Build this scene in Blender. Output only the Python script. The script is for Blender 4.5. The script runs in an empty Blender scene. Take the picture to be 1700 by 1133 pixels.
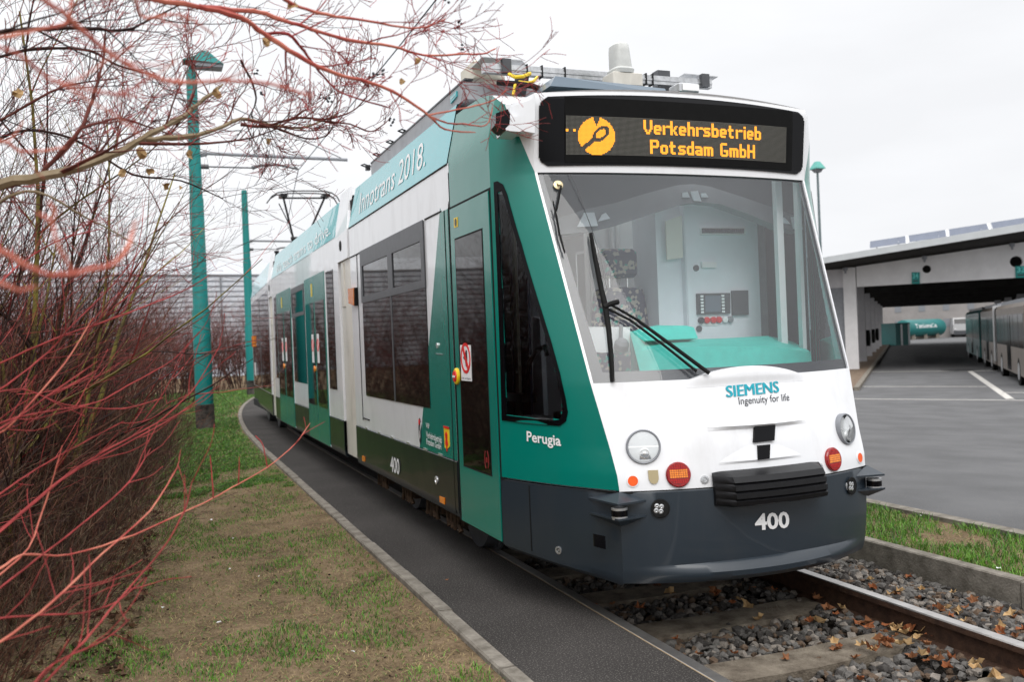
import bpy, bmesh, math, random
from mathutils import Vector, Matrix, noise
from mathutils.geometry import tessellate_polygon
R = math.radians
scene = bpy.context.scene
COL = scene.collection

# ---------------------------------------------------------------- camera
cam_d = bpy.data.cameras.new('camera')
cam = bpy.data.objects.new('camera', cam_d)
COL.objects.link(cam)
cam_d.sensor_width = 36.0
cam_d.lens = 1533 / 1700 * 36.0
cam_d.clip_start = 0.05
cam_d.clip_end = 2000
cam.matrix_world = (Matrix.Translation((0, 0, 1.53)) @ Matrix.Rotation(R(-21.0), 4, 'Z')
                    @ Matrix.Rotation(R(90 - 0.075), 4, 'X') @ Matrix.Rotation(-math.atan(.04), 4, 'Z'))
cam_d.dof.use_dof = True
cam_d.dof.focus_distance = 5.3
cam_d.dof.aperture_fstop = 3.2
scene.camera = cam

# ---------------------------------------------------------------- light: overcast sky and a very soft sun
SUN_EL, SUN_AZ = R(48), R(196)          # azimuth clockwise from +Y
world = bpy.data.worlds.new('World')
scene.world = world
world.use_nodes = True
wn = world.node_tree
wn.nodes.clear()
def WN(t, **k):
    n = wn.nodes.new(t)
    for a, b in k.items(): setattr(n, a, b)
    return n
w_out = WN('ShaderNodeOutputWorld')
w_bg = WN('ShaderNodeBackground')
w_sky = WN('ShaderNodeTexSky', sky_type='NISHITA', sun_disc=False, sun_elevation=SUN_EL, sun_rotation=SUN_AZ,
           air_density=1.0, dust_density=4.0, ozone_density=1.0)
w_tc = WN('ShaderNodeTexCoord')
w_sep = WN('ShaderNodeSeparateXYZ')
w_ramp = WN('ShaderNodeValToRGB')          # overcast cover: brighter towards the zenith
w_ramp.color_ramp.elements[0].position = 0.0
w_ramp.color_ramp.elements[0].color = (.92, .93, .955, 1)
w_ramp.color_ramp.elements[1].position = 1.0
w_ramp.color_ramp.elements[1].color = (2.3, 2.33, 2.4, 1)
e = w_ramp.color_ramp.elements.new(.38); e.color = (.965, .975, 1.0, 1)
e = w_ramp.color_ramp.elements.new(.6); e.color = (1.5, 1.51, 1.54, 1)
w_map = WN('ShaderNodeMapping'); w_map.inputs['Scale'].default_value = (1.4, 1.4, 5.0)
w_noise = WN('ShaderNodeTexNoise'); w_noise.inputs['Scale'].default_value = 1.6; w_noise.inputs['Detail'].default_value = 5
w_nr = WN('ShaderNodeMapRange'); w_nr.inputs['From Min'].default_value = .3; w_nr.inputs['From Max'].default_value = .7
w_nr.inputs['To Min'].default_value = .90; w_nr.inputs['To Max'].default_value = 1.04
w_mul = WN('ShaderNodeMix', data_type='RGBA', blend_type='MULTIPLY'); w_mul.inputs['Factor'].default_value = 1
w_scale = WN('ShaderNodeMix', data_type='RGBA', blend_type='MULTIPLY'); w_scale.inputs['Factor'].default_value = 1
w_scale.inputs['B'].default_value = (10, 10, 10, 1)
w_mix = WN('ShaderNodeMix', data_type='RGBA'); w_mix.inputs['Factor'].default_value = .97   # thin blue left in the cloud
L = wn.links.new
L(w_tc.outputs['Generated'], w_sep.inputs[0]); L(w_sep.outputs['Z'], w_ramp.inputs['Fac'])
L(w_tc.outputs['Generated'], w_map.inputs['Vector']); L(w_map.outputs[0], w_noise.inputs['Vector'])
L(w_noise.outputs['Fac'], w_nr.inputs['Value'])
L(w_ramp.outputs['Color'], w_mul.inputs['A']); L(w_nr.outputs['Result'], w_mul.inputs['B'])
L(w_mul.outputs['Result'], w_scale.inputs['A'])
L(w_sky.outputs['Color'], w_mix.inputs['A']); L(w_scale.outputs['Result'], w_mix.inputs['B'])
L(w_mix.outputs['Result'], w_bg.inputs['Color']); L(w_bg.outputs[0], w_out.inputs[0])
w_bg.inputs['Strength'].default_value = .10

sun_d = bpy.data.lights.new('sun', 'SUN')
sun_d.energy = 1.3
sun_d.angle = R(35)
sun_d.color = (1.0, .97, .93)
sun = bpy.data.objects.new('sun', sun_d)
COL.objects.link(sun)
sd = Vector((math.sin(SUN_AZ) * math.cos(SUN_EL), math.cos(SUN_AZ) * math.cos(SUN_EL), math.sin(SUN_EL)))
sun.rotation_euler = sd.to_track_quat('Z', 'Y').to_euler()

scene.view_settings.view_transform = 'Standard'
scene.view_settings.look = 'None'
scene.view_settings.exposure = 0.13
scene.view_settings.gamma = 1.0
scene.cycles.max_bounces = 10
scene.cycles.diffuse_bounces = 6
scene.cycles.transparent_max_bounces = 12

# ---------------------------------------------------------------- materials
def mat(name, col, rough=.5, metal=0., var=0., scale=6., bump=0., bscale=60., coat=0., emit=None, spec=.5, col2=None, dirt=None, alpha=None):
    m = bpy.data.materials.new(name); m.use_nodes = True
    nt = m.node_tree; p = nt.nodes['Principled BSDF']
    c = tuple(col) + (1,)
    p.inputs['Base Color'].default_value = c
    p.inputs['Roughness'].default_value = rough
    p.inputs['Metallic'].default_value = metal
    p.inputs['Specular IOR Level'].default_value = min(spec, .12) if rough >= .65 else spec
    if coat: p.inputs['Coat Weight'].default_value = coat; p.inputs['Coat Roughness'].default_value = .04
    tc = nt.nodes.new('ShaderNodeTexCoord')
    if var or col2:
        n = nt.nodes.new('ShaderNodeTexNoise'); n.inputs['Scale'].default_value = scale; n.inputs['Detail'].default_value = 8
        n.inputs['Roughness'].default_value = .65
        nt.links.new(tc.outputs['Object'], n.inputs['Vector'])
        r = nt.nodes.new('ShaderNodeValToRGB')
        r.color_ramp.elements[0].position = .35; r.color_ramp.elements[1].position = .65
        a = col2 if col2 else tuple(v * (1 - var) for v in col)
        b = col if col2 else tuple(min(1, v * (1 + var)) for v in col)
        r.color_ramp.elements[0].color = tuple(a) + (1,); r.color_ramp.elements[1].color = tuple(b) + (1,)
        nt.links.new(n.outputs['Fac'], r.inputs['Fac'])
        nt.links.new(r.outputs['Color'], p.inputs['Base Color'])
    if bump:
        n = nt.nodes.new('ShaderNodeTexNoise'); n.inputs['Scale'].default_value = bscale; n.inputs['Detail'].default_value = 6
        nt.links.new(tc.outputs['Object'], n.inputs['Vector'])
        b = nt.nodes.new('ShaderNodeBump'); b.inputs['Strength'].default_value = bump; b.inputs['Distance'].default_value = .02
        nt.links.new(n.outputs['Fac'], b.inputs['Height']); nt.links.new(b.outputs[0], p.inputs['Normal'])
    if emit:
        p.inputs['Emission Color'].default_value = tuple(emit[:3]) + (1,); p.inputs['Emission Strength'].default_value = emit[3]
    return m

def glass(name, tint, fres=1.5, rough=0.0, haze=0.):
    m = bpy.data.materials.new(name); m.use_nodes = True
    nt = m.node_tree; nt.nodes.clear()
    o = nt.nodes.new('ShaderNodeOutputMaterial'); mx = nt.nodes.new('ShaderNodeMixShader')
    t = nt.nodes.new('ShaderNodeBsdfTransparent'); g = nt.nodes.new('ShaderNodeBsdfGlossy'); f = nt.nodes.new('ShaderNodeFresnel')
    t.inputs['Color'].default_value = tuple(tint) + (1,); g.inputs['Roughness'].default_value = rough
    f.inputs['IOR'].default_value = fres
    base = t
    if haze:  # pale diffuse veil mixed in, standing for sky reflected on the glass
        d = nt.nodes.new('ShaderNodeBsdfDiffuse'); d.inputs['Color'].default_value = (.75, .78, .82, 1)
        hm = nt.nodes.new('ShaderNodeMixShader'); hm.inputs['Fac'].default_value = haze
        nt.links.new(t.outputs[0], hm.inputs[1]); nt.links.new(d.outputs[0], hm.inputs[2]); base = hm
    nt.links.new(f.outputs[0], mx.inputs['Fac']); nt.links.new(base.outputs[0], mx.inputs[1]); nt.links.new(g.outputs[0], mx.inputs[2])
    nt.links.new(mx.outputs[0], o.inputs['Surface'])
    return m

def paint(name, col, rough=.22, coat=.6, dirt=.0, wav=.0, spec=.5):
    """glossy vehicle paint with a little road dirt and slight panel waviness"""
    m = mat(name, col, rough, coat=coat, spec=spec)
    nt = m.node_tree; p = nt.nodes['Principled BSDF']; tc = [n for n in nt.nodes if n.type == 'TEX_COORD'][0]
    if dirt:
        n = nt.nodes.new('ShaderNodeTexNoise'); n.inputs['Scale'].default_value = 3.; n.inputs['Detail'].default_value = 10; n.inputs['Roughness'].default_value = .7
        mp = nt.nodes.new('ShaderNodeMapping'); mp.inputs['Scale'].default_value = (1.5, 1.5, .5)
        nt.links.new(tc.outputs['Object'], mp.inputs[0]); nt.links.new(mp.outputs[0], n.inputs['Vector'])
        r = nt.nodes.new('ShaderNodeValToRGB'); r.color_ramp.elements[0].position = .48; r.color_ramp.elements[1].position = .8
        r.color_ramp.elements[0].color = (0, 0, 0, 1); r.color_ramp.elements[1].color = (dirt, dirt, dirt, 1)
        x = nt.nodes.new('ShaderNodeMix'); x.data_type = 'RGBA'
        x.inputs['A'].default_value = tuple(col) + (1,); x.inputs['B'].default_value = (.16, .13, .10, 1)
        nt.links.new(n.outputs['Fac'], r.inputs[0]); nt.links.new(r.outputs[0], x.inputs['Factor']); nt.links.new(x.outputs['Result'], p.inputs['Base Color'])
    if wav:
        n = nt.nodes.new('ShaderNodeTexNoise'); n.inputs['Scale'].default_value = 2.2; n.inputs['Detail'].default_value = 2
        nt.links.new(tc.outputs['Object'], n.inputs['Vector'])
        b = nt.nodes.new('ShaderNodeBump'); b.inputs['Strength'].default_value = wav; b.inputs['Distance'].default_value = .02
        nt.links.new(n.outputs['Fac'], b.inputs['Height']); nt.links.new(b.outputs[0], p.inputs['Normal']); nt.links.new(b.outputs[0], p.inputs['Coat Normal'])
    return m

M = {}
M['white'] = paint('white_paint', (.80, .81, .83), .25, .5, .20, .12)
M['teal'] = paint('teal_paint', (.0002, .18, .140), .2, .2, .03, .25)
M['band'] = paint('aqua_paint', (.02, .40, .44), .22, .6, .04, .25)
M['skirt'] = paint('charcoal_paint', (.010, .0135, .016), .2, .06, .04, .3, .22)
M['bumper'] = paint('blue_grey_paint', (.017, .026, .036), .38, .22, .06, .1)
M['cream'] = paint('cream_paint', (.66, .63, .56), .4, .2, .5, .1)
M['black'] = mat('black_plastic', (.005, .005, .006), .42, var=.3, scale=30, spec=.3)
M['rubber'] = mat('black_rubber', (.012, .012, .012), .7, var=.3, scale=20)
M['darkgrey'] = mat('dark_grey_paint', (.065, .068, .075), .4, var=.15, scale=15)
M['midgrey'] = mat('mid_grey_paint', (.22, .23, .25), .45, var=.12, scale=12)
M['roofgrey'] = mat('roof_grey', (.33, .34, .36), .45, var=.12, scale=8)
M['frit'] = mat('frit_ceramic', (.042, .045, .055), .25, var=.1, scale=8)
M['steel'] = mat('galvanised_steel', (.55, .56, .57), .35, .8, var=.2, scale=25)
M['bright'] = mat('polished_steel', (.85, .85, .85), .25, .75)
M['lettering'] = mat('white_lettering', (.82, .82, .82), .4)
M['letter_teal'] = mat('teal_lettering', (.0, .33, .42), .4)
M['letter_black'] = mat('black_lettering', (.01, .012, .02), .4)
M['orange'] = mat('orange_reflector', (.9, .11, .01), .35, var=.1, scale=80)
M['amber'] = mat('amber_lens', (.85, .23, .01), .2, var=.25, scale=60, coat=.6)
M['redlens'] = mat('red_lens', (.27, .003, .003), .15, var=.35, scale=90, coat=.15)
M['chrome'] = mat('lamp_reflector', (.86, .87, .88), .22, .45)
M['redpaint'] = mat('red_print', (.7, .01, .01), .4)
M['yellow'] = mat('yellow_print', (.85, .6, .02), .4)
M['brass'] = mat('brass_plate', (.55, .46, .28), .35, .7)
M['sideglass'] = glass('dark_side_glass', (.10, .09, .085), 1.55)
M['cabglass'] = glass('cab_side_glass', (.40, .40, .42), 1.5)
M['clearglass'] = glass('clear_side_glass', (.93, .95, .95), 1.22)
M['windscreen'] = glass('windscreen_glass', (.96, .975, .98), 1.5, 0., .05)
M['lens'] = glass('clear_lens', (.98, .985, .985), 1.16)
M['display'] = mat('display_black', (.003, .003, .004), .15, spec=.18)
M['ledpanel'] = mat('led_panel', (.006, .006, .006), .6, spec=.1, var=.15, scale=20)
M['led_off'] = mat('led_off_dots', (.20, .195, .17), .6)
M['led_on'] = mat('led_on_dots', (.6, .25, .02), .5, emit=(1.0, .36, .02, 1.15))
M['cabgrey'] = mat('cab_grey', (.78, .81, .86), .55, var=.05, scale=4)
M['cablight'] = mat('cab_pale', (.86, .87, .88), .5, var=.04, scale=4)
M['dash'] = mat('teal_dashboard', (.05, .62, .52), .5, var=.08, scale=14, bump=.05, bscale=120)
M['ceiling'] = mat('cab_ceiling', (.10, .10, .115), .6, var=.1, scale=6)
M['navy'] = mat('navy_curtain', (.02, .024, .045), .8, var=.2, scale=20)
M['beige'] = mat('beige_strip', (.42, .40, .30), .7, var=.1, scale=15)
M['interior'] = mat('dark_interior', (.03, .03, .032), .7, var=.2, scale=5)
M['polegreen'] = mat('teal_pole_paint', (.005, .18, .168), .5, var=.04, scale=3, spec=.3)
M['concrete'] = mat('weathered_concrete', (.26, .235, .20), .85, col2=(.13, .115, .095), scale=9, bump=.35, bscale=70)
M['shedwhite'] = mat('shed_white', (.70, .69, .69), .6, var=.06, scale=1.5)
M['shedcol'] = mat('shed_column_shaded', (.58, .57, .585), .65, var=.06, scale=1.5)
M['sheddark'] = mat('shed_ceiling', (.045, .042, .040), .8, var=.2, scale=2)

def seat_mat():
    m = mat('seat_fabric', (.10, .10, .13), .9); nt = m.node_tree; p = nt.nodes['Principled BSDF']
    tc = [n for n in nt.nodes if n.type == 'TEX_COORD'][0]
    v = nt.nodes.new('ShaderNodeTexVoronoi'); v.inputs['Scale'].default_value = 42
    nt.links.new(tc.outputs['Object'], v.inputs['Vector'])
    r = nt.nodes.new('ShaderNodeValToRGB'); r.color_ramp.interpolation = 'CONSTANT'
    r.color_ramp.elements[0].color = (.05, .30, .25, 1); r.color_ramp.elements[1].position = .09; r.color_ramp.elements[1].color = (.11, .105, .14, 1)
    e = r.color_ramp.elements.new(.75); e.color = (.42, .38, .33, 1)
    sp = nt.nodes.new('ShaderNodeSeparateColor'); nt.links.new(v.outputs['Color'], sp.inputs[0]); nt.links.new(sp.outputs[0], r.inputs['Fac'])
    nt.links.new(r.outputs[0], p.inputs['Base Color'])
    return m
M['seat'] = seat_mat()

def bark(name, col, col2, scale=20, rough=.75):
    return mat(name, col, rough, col2=col2, scale=scale)
M['red_bark'] = bark('red_bark', (.42, .07, .068), (.15, .024, .024), 11, .66)
M['pink_bark'] = bark('pale_red_bark', (.60, .22, .15), (.36, .06, .055), 9, .66)
M['brown_bark'] = bark('brown_bark', (.15, .065, .042), (.055, .025, .018), 12)
M['russet_bark'] = bark('russet_bark', (.17, .05, .04), (.06, .022, .018), 9)
M['dark_bark'] = bark('dark_bark', (.05, .026, .022), (.02, .011, .010), 12)
M['lichen_bark'] = bark('lichen_bark', (.30, .24, .16), (.20, .15, .09), 14)
M['yellow_lichen'] = bark('yellow_lichen_bark', (.30, .26, .06), (.09, .065, .04), 10)
M['litter_bark'] = bark('dry_stalks', (.15, .105, .065), (.05, .034, .023), 10)
M['dead_leaf'] = mat('dead_leaf', (.27, .12, .055), .7, col2=(.14, .06, .03), scale=25)
M['tan_leaf'] = mat('tan_leaf', (.48, .33, .17), .8, col2=(.33, .2, .09), scale=30)

# ---------------------------------------------------------------- mesh helpers
class MB:
    def __init__(s): s.v = []; s.f = []; s.m = []
    def face(s, pts, mi=0):
        b = len(s.v); s.v += [tuple(p) for p in pts]; s.f.append(tuple(range(b, b + len(pts)))); s.m.append(mi)
    def box(s, a, b, mi=0, frame=None, bev=0.):
        x0, y0, z0 = [min(a[i], b[i]) for i in range(3)]; x1, y1, z1 = [max(a[i], b[i]) for i in range(3)]
        if bev:
            n = 3; q = []
            for (cx, cy, a0) in ((x1 - bev, y1 - bev, 0), (x0 + bev, y1 - bev, 90), (x0 + bev, y0 + bev, 180), (x1 - bev, y0 + bev, 270)):
                for k in range(n + 1):
                    t = R(a0 + 90 * k / n); q.append((cx + bev * math.cos(t), cy + bev * math.sin(t)))
            cxm, cym = (x0 + x1) / 2, (y0 + y1) / 2
            def ring(z, sh): return [(cxm + (x - cxm) * sh[0], cym + (y - cym) * sh[1], z) for x, y in q]
            sh = (1 - bev / max(1e-6, x1 - x0), 1 - bev / max(1e-6, y1 - y0))
            rings = [ring(z0, sh), ring(z0 + bev * .5, (1, 1)), ring(z1 - bev * .5, (1, 1)), ring(z1, sh)]
            if frame: rings = [[frame(*p) for p in r] for r in rings]
            s.loft(rings, mi, True, True); return
        P = [(x0, y0, z0), (x1, y0, z0), (x1, y1, z0), (x0, y1, z0), (x0, y0, z1), (x1, y0, z1), (x1, y1, z1), (x0, y1, z1)]
        if frame: P = [frame(*p) for p in P]
        b0 = len(s.v); s.v += [tuple(p) for p in P]
        for f in ((0, 3, 2, 1), (4, 5, 6, 7), (0, 1, 5, 4), (1, 2, 6, 5), (2, 3, 7, 6), (3, 0, 4, 7)):
            s.f.append(tuple(b0 + i for i in f)); s.m.append(mi)
    def loft(s, rings, mi=0, closed=True, caps=False):
        b = len(s.v); n = len(rings[0])
        for r in rings: s.v += [tuple(p) for p in r]
        for i in range(len(rings) - 1):
            for j in range(n if closed else n - 1):
                k = (j + 1) % n
                s.f.append((b + i * n + j, b + i * n + k, b + (i + 1) * n + k, b + (i + 1) * n + j)); s.m.append(mi)
        if caps:
            s.f.append(tuple(b + j for j in reversed(range(n)))); s.m.append(mi)
            e = b + (len(rings) - 1) * n
            s.f.append(tuple(e + j for j in range(n))); s.m.append(mi)
    def tube(s, pts, rad, sides=6, mi=0, caps=True):
        pts = [Vector(p) for p in pts]
        if not hasattr(rad, '__len__'): rad = [rad] * len(pts)
        rings = []; up = None
        for i, p in enumerate(pts):
            d = (pts[min(i + 1, len(pts) - 1)] - pts[max(i - 1, 0)])
            if d.length < 1e-9: d = Vector((0, 0, 1))
            d.normalize()
            if up is None:
                a = Vector((0, 0, 1)) if abs(d.z) < .9 else Vector((1, 0, 0)); up = d.cross(a).normalized()
            else:
                up = (up - d * up.dot(d)); up = up.normalized() if up.length > 1e-6 else d.orthogonal().normalized()
            w = d.cross(up)
            rings.append([p + (up * math.cos(2 * math.pi * k / sides) + w * math.sin(2 * math.pi * k / sides)) * rad[i] for k in range(sides)])
        s.loft(rings, mi, True, caps)
    def cyl(s, a, b, r0, r1=None, sides=20, mi=0): s.tube([a, b], [r0, r0 if r1 is None else r1], sides, mi)
    def lathe(s, prof, center, axis, sides=24, mi=0):
        """prof: (radius, height along axis)"""
        ax = Vector(axis).normalized(); u = ax.orthogonal().normalized(); w = ax.cross(u); c = Vector(center)
        rings = [[c + ax * h + (u * math.cos(2 * math.pi * k / sides) + w * math.sin(2 * math.pi * k / sides)) * max(r, 1e-4) for k in range(sides)] for r, h in prof]
        s.loft(rings, mi, True, True)
    def grid(s, fn, us, vs, mi=0, keep=None):
        b = len(s.v); n = len(vs)
        for u in us:
            for v in vs: s.v.append(tuple(fn(u, v)))
        for i in range(len(us) - 1):
            for j in range(n - 1):
                if keep and not keep((us[i] + us[i + 1]) / 2, (vs[j] + vs[j + 1]) / 2): continue
                s.f.append((b + i * n + j, b + (i + 1) * n + j, b + (i + 1) * n + j + 1, b + i * n + j + 1)); s.m.append(mi)
    def sheet(s, poly, fn, off, th=.004, mi=0, holes=()):
        """flat outline in surface coordinates laid on fn at off, with its own thickness"""
        loops = [list(poly)] + [list(h) for h in holes]
        tris = tessellate_polygon([[Vector((a, b, 0)) for a, b in l] for l in loops])
        flat = [p for l in loops for p in l]; b = len(s.v); n = len(flat)
        s.v += [tuple(fn(p[0], p[1], off)) for p in flat] + [tuple(fn(p[0], p[1], off - th)) for p in flat]
        for t in tris: s.f.append(tuple(b + i for i in t)); s.m.append(mi)
        o = 0
        for l in loops:
            for i in range(len(l)):
                j = (i + 1) % len(l); s.f.append((b + o + i, b + o + j, b + n + o + j, b + n + o + i)); s.m.append(mi)
            o += len(l)
    def build(s, name, mats, parent=None, smooth=False, fixn=True, **props):
        if not isinstance(mats, (list, tuple)): mats = [mats]
        me = bpy.data.meshes.new(name)
        off = Vector((0, 0, 0))
        q = parent
        while q is not None: off += Vector(q.location); q = q.parent
        me.from_pydata([(x - off.x, y - off.y, z - off.z) for x, y, z in s.v], [], s.f)
        for m in mats: me.materials.append(m)
        me.polygons.foreach_set('material_index', s.m)
        if fixn:
            bm = bmesh.new(); bm.from_mesh(me); bmesh.ops.recalc_face_normals(bm, faces=bm.faces); bm.to_mesh(me); bm.free()
        if smooth:
            me.polygons.foreach_set('use_smooth', [True] * len(me.polygons))
            try: me.set_sharp_from_angle(angle=R(35))
            except Exception: pass
        me.update()
        o = bpy.data.objects.new(name, me); COL.objects.link(o)
        if parent is not None: o.parent = parent
        for k, v in props.items(): o[k] = v
        return o
def empty(name, loc, label, cat, group=None, rz=0.):
    o = bpy.data.objects.new(name, None); COL.objects.link(o); o.location = loc; o.rotation_euler[2] = rz
    o.empty_display_size = .2
    o['label'] = label; o['category'] = cat
    if group: o['group'] = group
    return o
def tag(o, label, cat, group=None, kind=None):
    o['label'] = label; o['category'] = cat
    if group: o['group'] = group
    if kind: o['kind'] = kind
    return o
def copy_tree(o, parent=None):
    c = o.copy(); COL.objects.link(c)
    if parent is not None: c.parent = parent
    for ch in list(o.children): copy_tree(ch, c)
    return c
def fr(n, a, b): return [a + (b - a) * i / n for i in range(n + 1)]
def lerp(a, b, t): return tuple(x + (y - x) * t for x, y in zip(a, b))
def text_tris(body, bold=0., spacing=1.):
    cu = bpy.data.curves.new('t', 'FONT'); cu.body = body; cu.size = 1; cu.offset = bold; cu.space_character = spacing; cu.resolution_u = 3
    ob = bpy.data.objects.new('t', cu); COL.objects.link(ob)
    bpy.context.view_layer.update()
    me = bpy.data.meshes.new_from_object(ob.evaluated_get(bpy.context.evaluated_depsgraph_get()))
    vs = [(v.co.x, v.co.y) for v in me.vertices]; fs = [tuple(p.vertices) for p in me.polygons]
    bpy.data.objects.remove(ob); bpy.data.curves.remove(cu); bpy.data.meshes.remove(me)
    x0, x1 = min(v[0] for v in vs), max(v[0] for v in vs); y0, y1 = min(v[1] for v in vs), max(v[1] for v in vs)
    return [((x - x0) / (x1 - x0), (y - y0) / (y1 - y0)) for x, y in vs], fs
def lettering(body, fn, bl, br, tl, off, m, parent, bold=.012, spacing=1., name='lettering', fat=0.):
    """text laid on a surface between its lower left, lower right and upper left corners"""
    vs, fs = text_tris(body, bold, spacing); b = MB()
    P = lambda x, y: (bl[0] + (br[0] - bl[0]) * x + (tl[0] - bl[0]) * y, bl[1] + (br[1] - bl[1]) * x + (tl[1] - bl[1]) * y)
    for k, dx in enumerate((0, -fat, fat, -fat / 2, fat / 2) if fat else (0,)):
        o0 = len(b.v); b.v += [tuple(fn(*P(x * (1 - 2 * fat) + fat + dx, y), off + .0004 * k)) for x, y in vs]; b.f += [tuple(o0 + i for i in f) for f in fs]
    b.m = [0] * len(b.f)
    return b.build(name, m, parent, fixn=False)
def ell(c, ra, rb, n=24, rot=0.):
    return [(c[0] + ra * math.cos(t) * math.cos(rot) - rb * math.sin(t) * math.sin(rot), c[1] + ra * math.cos(t) * math.sin(rot) + rb * math.sin(t) * math.cos(rot))
            for t in [2 * math.pi * k / n for k in range(n)]]
def rrect(x0, y0, x1, y1, r, n=5, ry=None):
    ry = ry or r; o = []
    for cx, cy, a0 in ((x1 - r, y1 - ry, 0), (x0 + r, y1 - ry, 90), (x0 + r, y0 + ry, 180), (x1 - r, y0 + ry, 270)):
        for k in range(n + 1):
            t = R(a0 + 90 * k / n); o.append((cx + r * math.cos(t), cy + ry * math.sin(t)))
    return o
def dense(poly, step=.06):
    o = []
    for i in range(len(poly)):
        a, b = poly[i], poly[(i + 1) % len(poly)]; n = max(1, int(math.hypot(b[0] - a[0], b[1] - a[1]) / step))
        o += [lerp(a, b, k / n) for k in range(n)]
    return o
def inside(poly, x, y):
    c = False; n = len(poly)
    for i in range(n):
        x1, y1 = poly[i]; x2, y2 = poly[(i + 1) % n]
        if (y1 > y) != (y2 > y) and x < (x2 - x1) * (y - y1) / (y2 - y1) + x1: c = not c
    return c

# ================================================================ THE TRAM
ZT=[.20,.24,.30,.50,.71,.80,.94,1.28,2.48,2.54,2.90,3.04]
YC=[4.135,4.10,4.095,4.09,4.10,4.112,4.13,4.24,4.80,4.80,4.79,4.83]
YE=[4.33,4.30,4.285,4.27,4.27,4.28,4.33,4.44,4.885,4.885,4.84,4.88]
HW=[.772,.785,.79,.80,.798,.803,.814,.858,.944,.945,.945,.93]
def itp(T,z):
    if z<=ZT[0]: return T[0]
    for i in range(len(ZT)-1):
        if z<=ZT[i+1]:
            k=(z-ZT[i])/(ZT[i+1]-ZT[i]); return T[i]+(T[i+1]-T[i])*k
    return T[-1]
def F(u,z,off=0.):
    yc=itp(YC,z);ye=itp(YE,z);hw=itp(HW,z)
    return (3+u, yc+(ye-yc)*abs(u/hw)**2.1-off, z)
def wz(z):
    if z<=2.73: return 1.14
    if z<=3.13: return 1.14-.09*(z-2.73)/.4
    return 1.05
def S(y,z,off=0.): return (3-wz(z)-off,y,z)
def N(t,z,off=0.):
    xa,ya=3-wz(z),5.10
    hw=itp(HW,z);xc,yc=3-hw,itp(YE,z)
    x=xa+(xc-xa)*t;y=ya+(yc-ya)*t
    b=.025*math.sin(math.pi*t)+off
    dx,dy=yc-ya,-(xc-xa);L=math.hypot(dx,dy)
    return (x+b*dx/L, y+b*dy/L, z)

M['sideblack'] = mat('dark_tinted_window', (.003, .0028, .0028), .03, spec=.3)
tram = empty('tram', (3, 6, 0), 'white and teal articulated tram with a lit orange destination display, standing on the rails', 'tram')
def Rr(fn):                       # the same surface on the far side of the tram
    def g(a, b, off=0.):
        x, y, z = fn(a, b, off); return (6 - x, y, z)
    return g
S2, N2 = Rr(S), Rr(N)
Fn = lambda s, z, off=0.: F(s * itp(HW, z), z, off)
SK = .726                         # top of the charcoal skirt

# ---- white front
b = MB()
b.grid(Fn, fr(48, -1, 1), fr(14, .716, 1.28))
b.grid(lambda s, q: Fn(s, 2.485 + q * (2.982 - .05 * s * s - 2.485)), fr(40, -1, 1), fr(12, 0, 1))
for sg in (-1, 1):
    b.grid(Fn, [sg * 1.0, sg * .984], fr(30, 1.28, 2.485))
    b.grid(lambda d, z: Fn(sg * .984, z, -d), [0, .05], fr(30, 1.28, 2.485))
b.grid(lambda d, u: Fn(u, 1.28, -d), [0, .05], fr(40, -.984, .984)); b.grid(lambda d, u: Fn(u, 2.485, -d), [0, .05], fr(40, -.984, .984))
# roof of the cab running back from the brow, and the white cap on its shoulders
def pw(T, t):
    for (a, p), (c, q) in zip(T, T[1:]):
        if t <= c: return p + (q - p) * (t - a) / (c - a)
    return T[-1][1]
ntop = lambda t: pw([(0, 2.962), (.1, 2.945), (.2, 2.925), (.35, 2.895), (.55, 2.89), (.8, 2.91), (1, 2.932)], t)
stop = lambda y: pw([(5.10, 2.962), (5.16, 2.99), (5.25, 3.018), (5.4, 3.04), (5.6, 3.055), (5.95, 3.06)], y)
zcap = lambda t: pw([(0, 2.962), (.1, 2.945), (.2, 2.925), (.35, 2.895), (.68, 2.72), (1, 2.49)], t)
EDGE = [N(1 - k / 10, ntop(1 - k / 10)) for k in range(11)] + [S(y, stop(y)) for y in (5.16, 5.25, 5.4, 5.65, 5.92)]
def cabroof(i, s):
    x, y, z = EDGE[i]; return (3 + (x - 3) * -s, y - .05 * (1 - abs(s) ** 2.1) * max(0, 1 - i / 8), z + .05 * (1 - s * s) * (1 - i / 14))
SKY = lambda i, s: 5 < i < 13.6 and abs(s) < .8
b.grid(cabroof, list(range(len(EDGE))), fr(40, -1, 1), keep=lambda i, s: not SKY(i, s))
added_skylight = MB(); added_skylight.grid(cabroof, list(range(len(EDGE))), fr(40, -1, 1), keep=SKY)  # glazing added to the cab roof to let daylight into the cab
for NN in (N, N2): b.grid(lambda t, q: NN(t, zcap(t) + q * (ntop(t) - zcap(t))), fr(24, .35, 1), fr(6, 0, 1))
front = b.build('front_panel', M['white'], tram, True)
added_skylight.build('added_skylight', M['clearglass'], front, True)
# swelling under the windscreen
b = MB()
def swell(s, q):
    u = .385 * s; top = 1.268 + .068 * (1 - s * s); z = 1.235 + (top - 1.235) * q
    return F(u, z, .001 + .030 * (1 - s * s) * math.sin(min(1, q) * math.pi / 2) ** 1.4)
b.grid(swell, fr(36, -.999, .999), fr(12, 0, 1)); b.grid(lambda s, d: (lambda p: (p[0], p[1] + d, p[2]))(swell(s, 1)), fr(36, -.999, .999), [0, .035])
b.build('wiper_cowl', M['white'], front, True)
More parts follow.
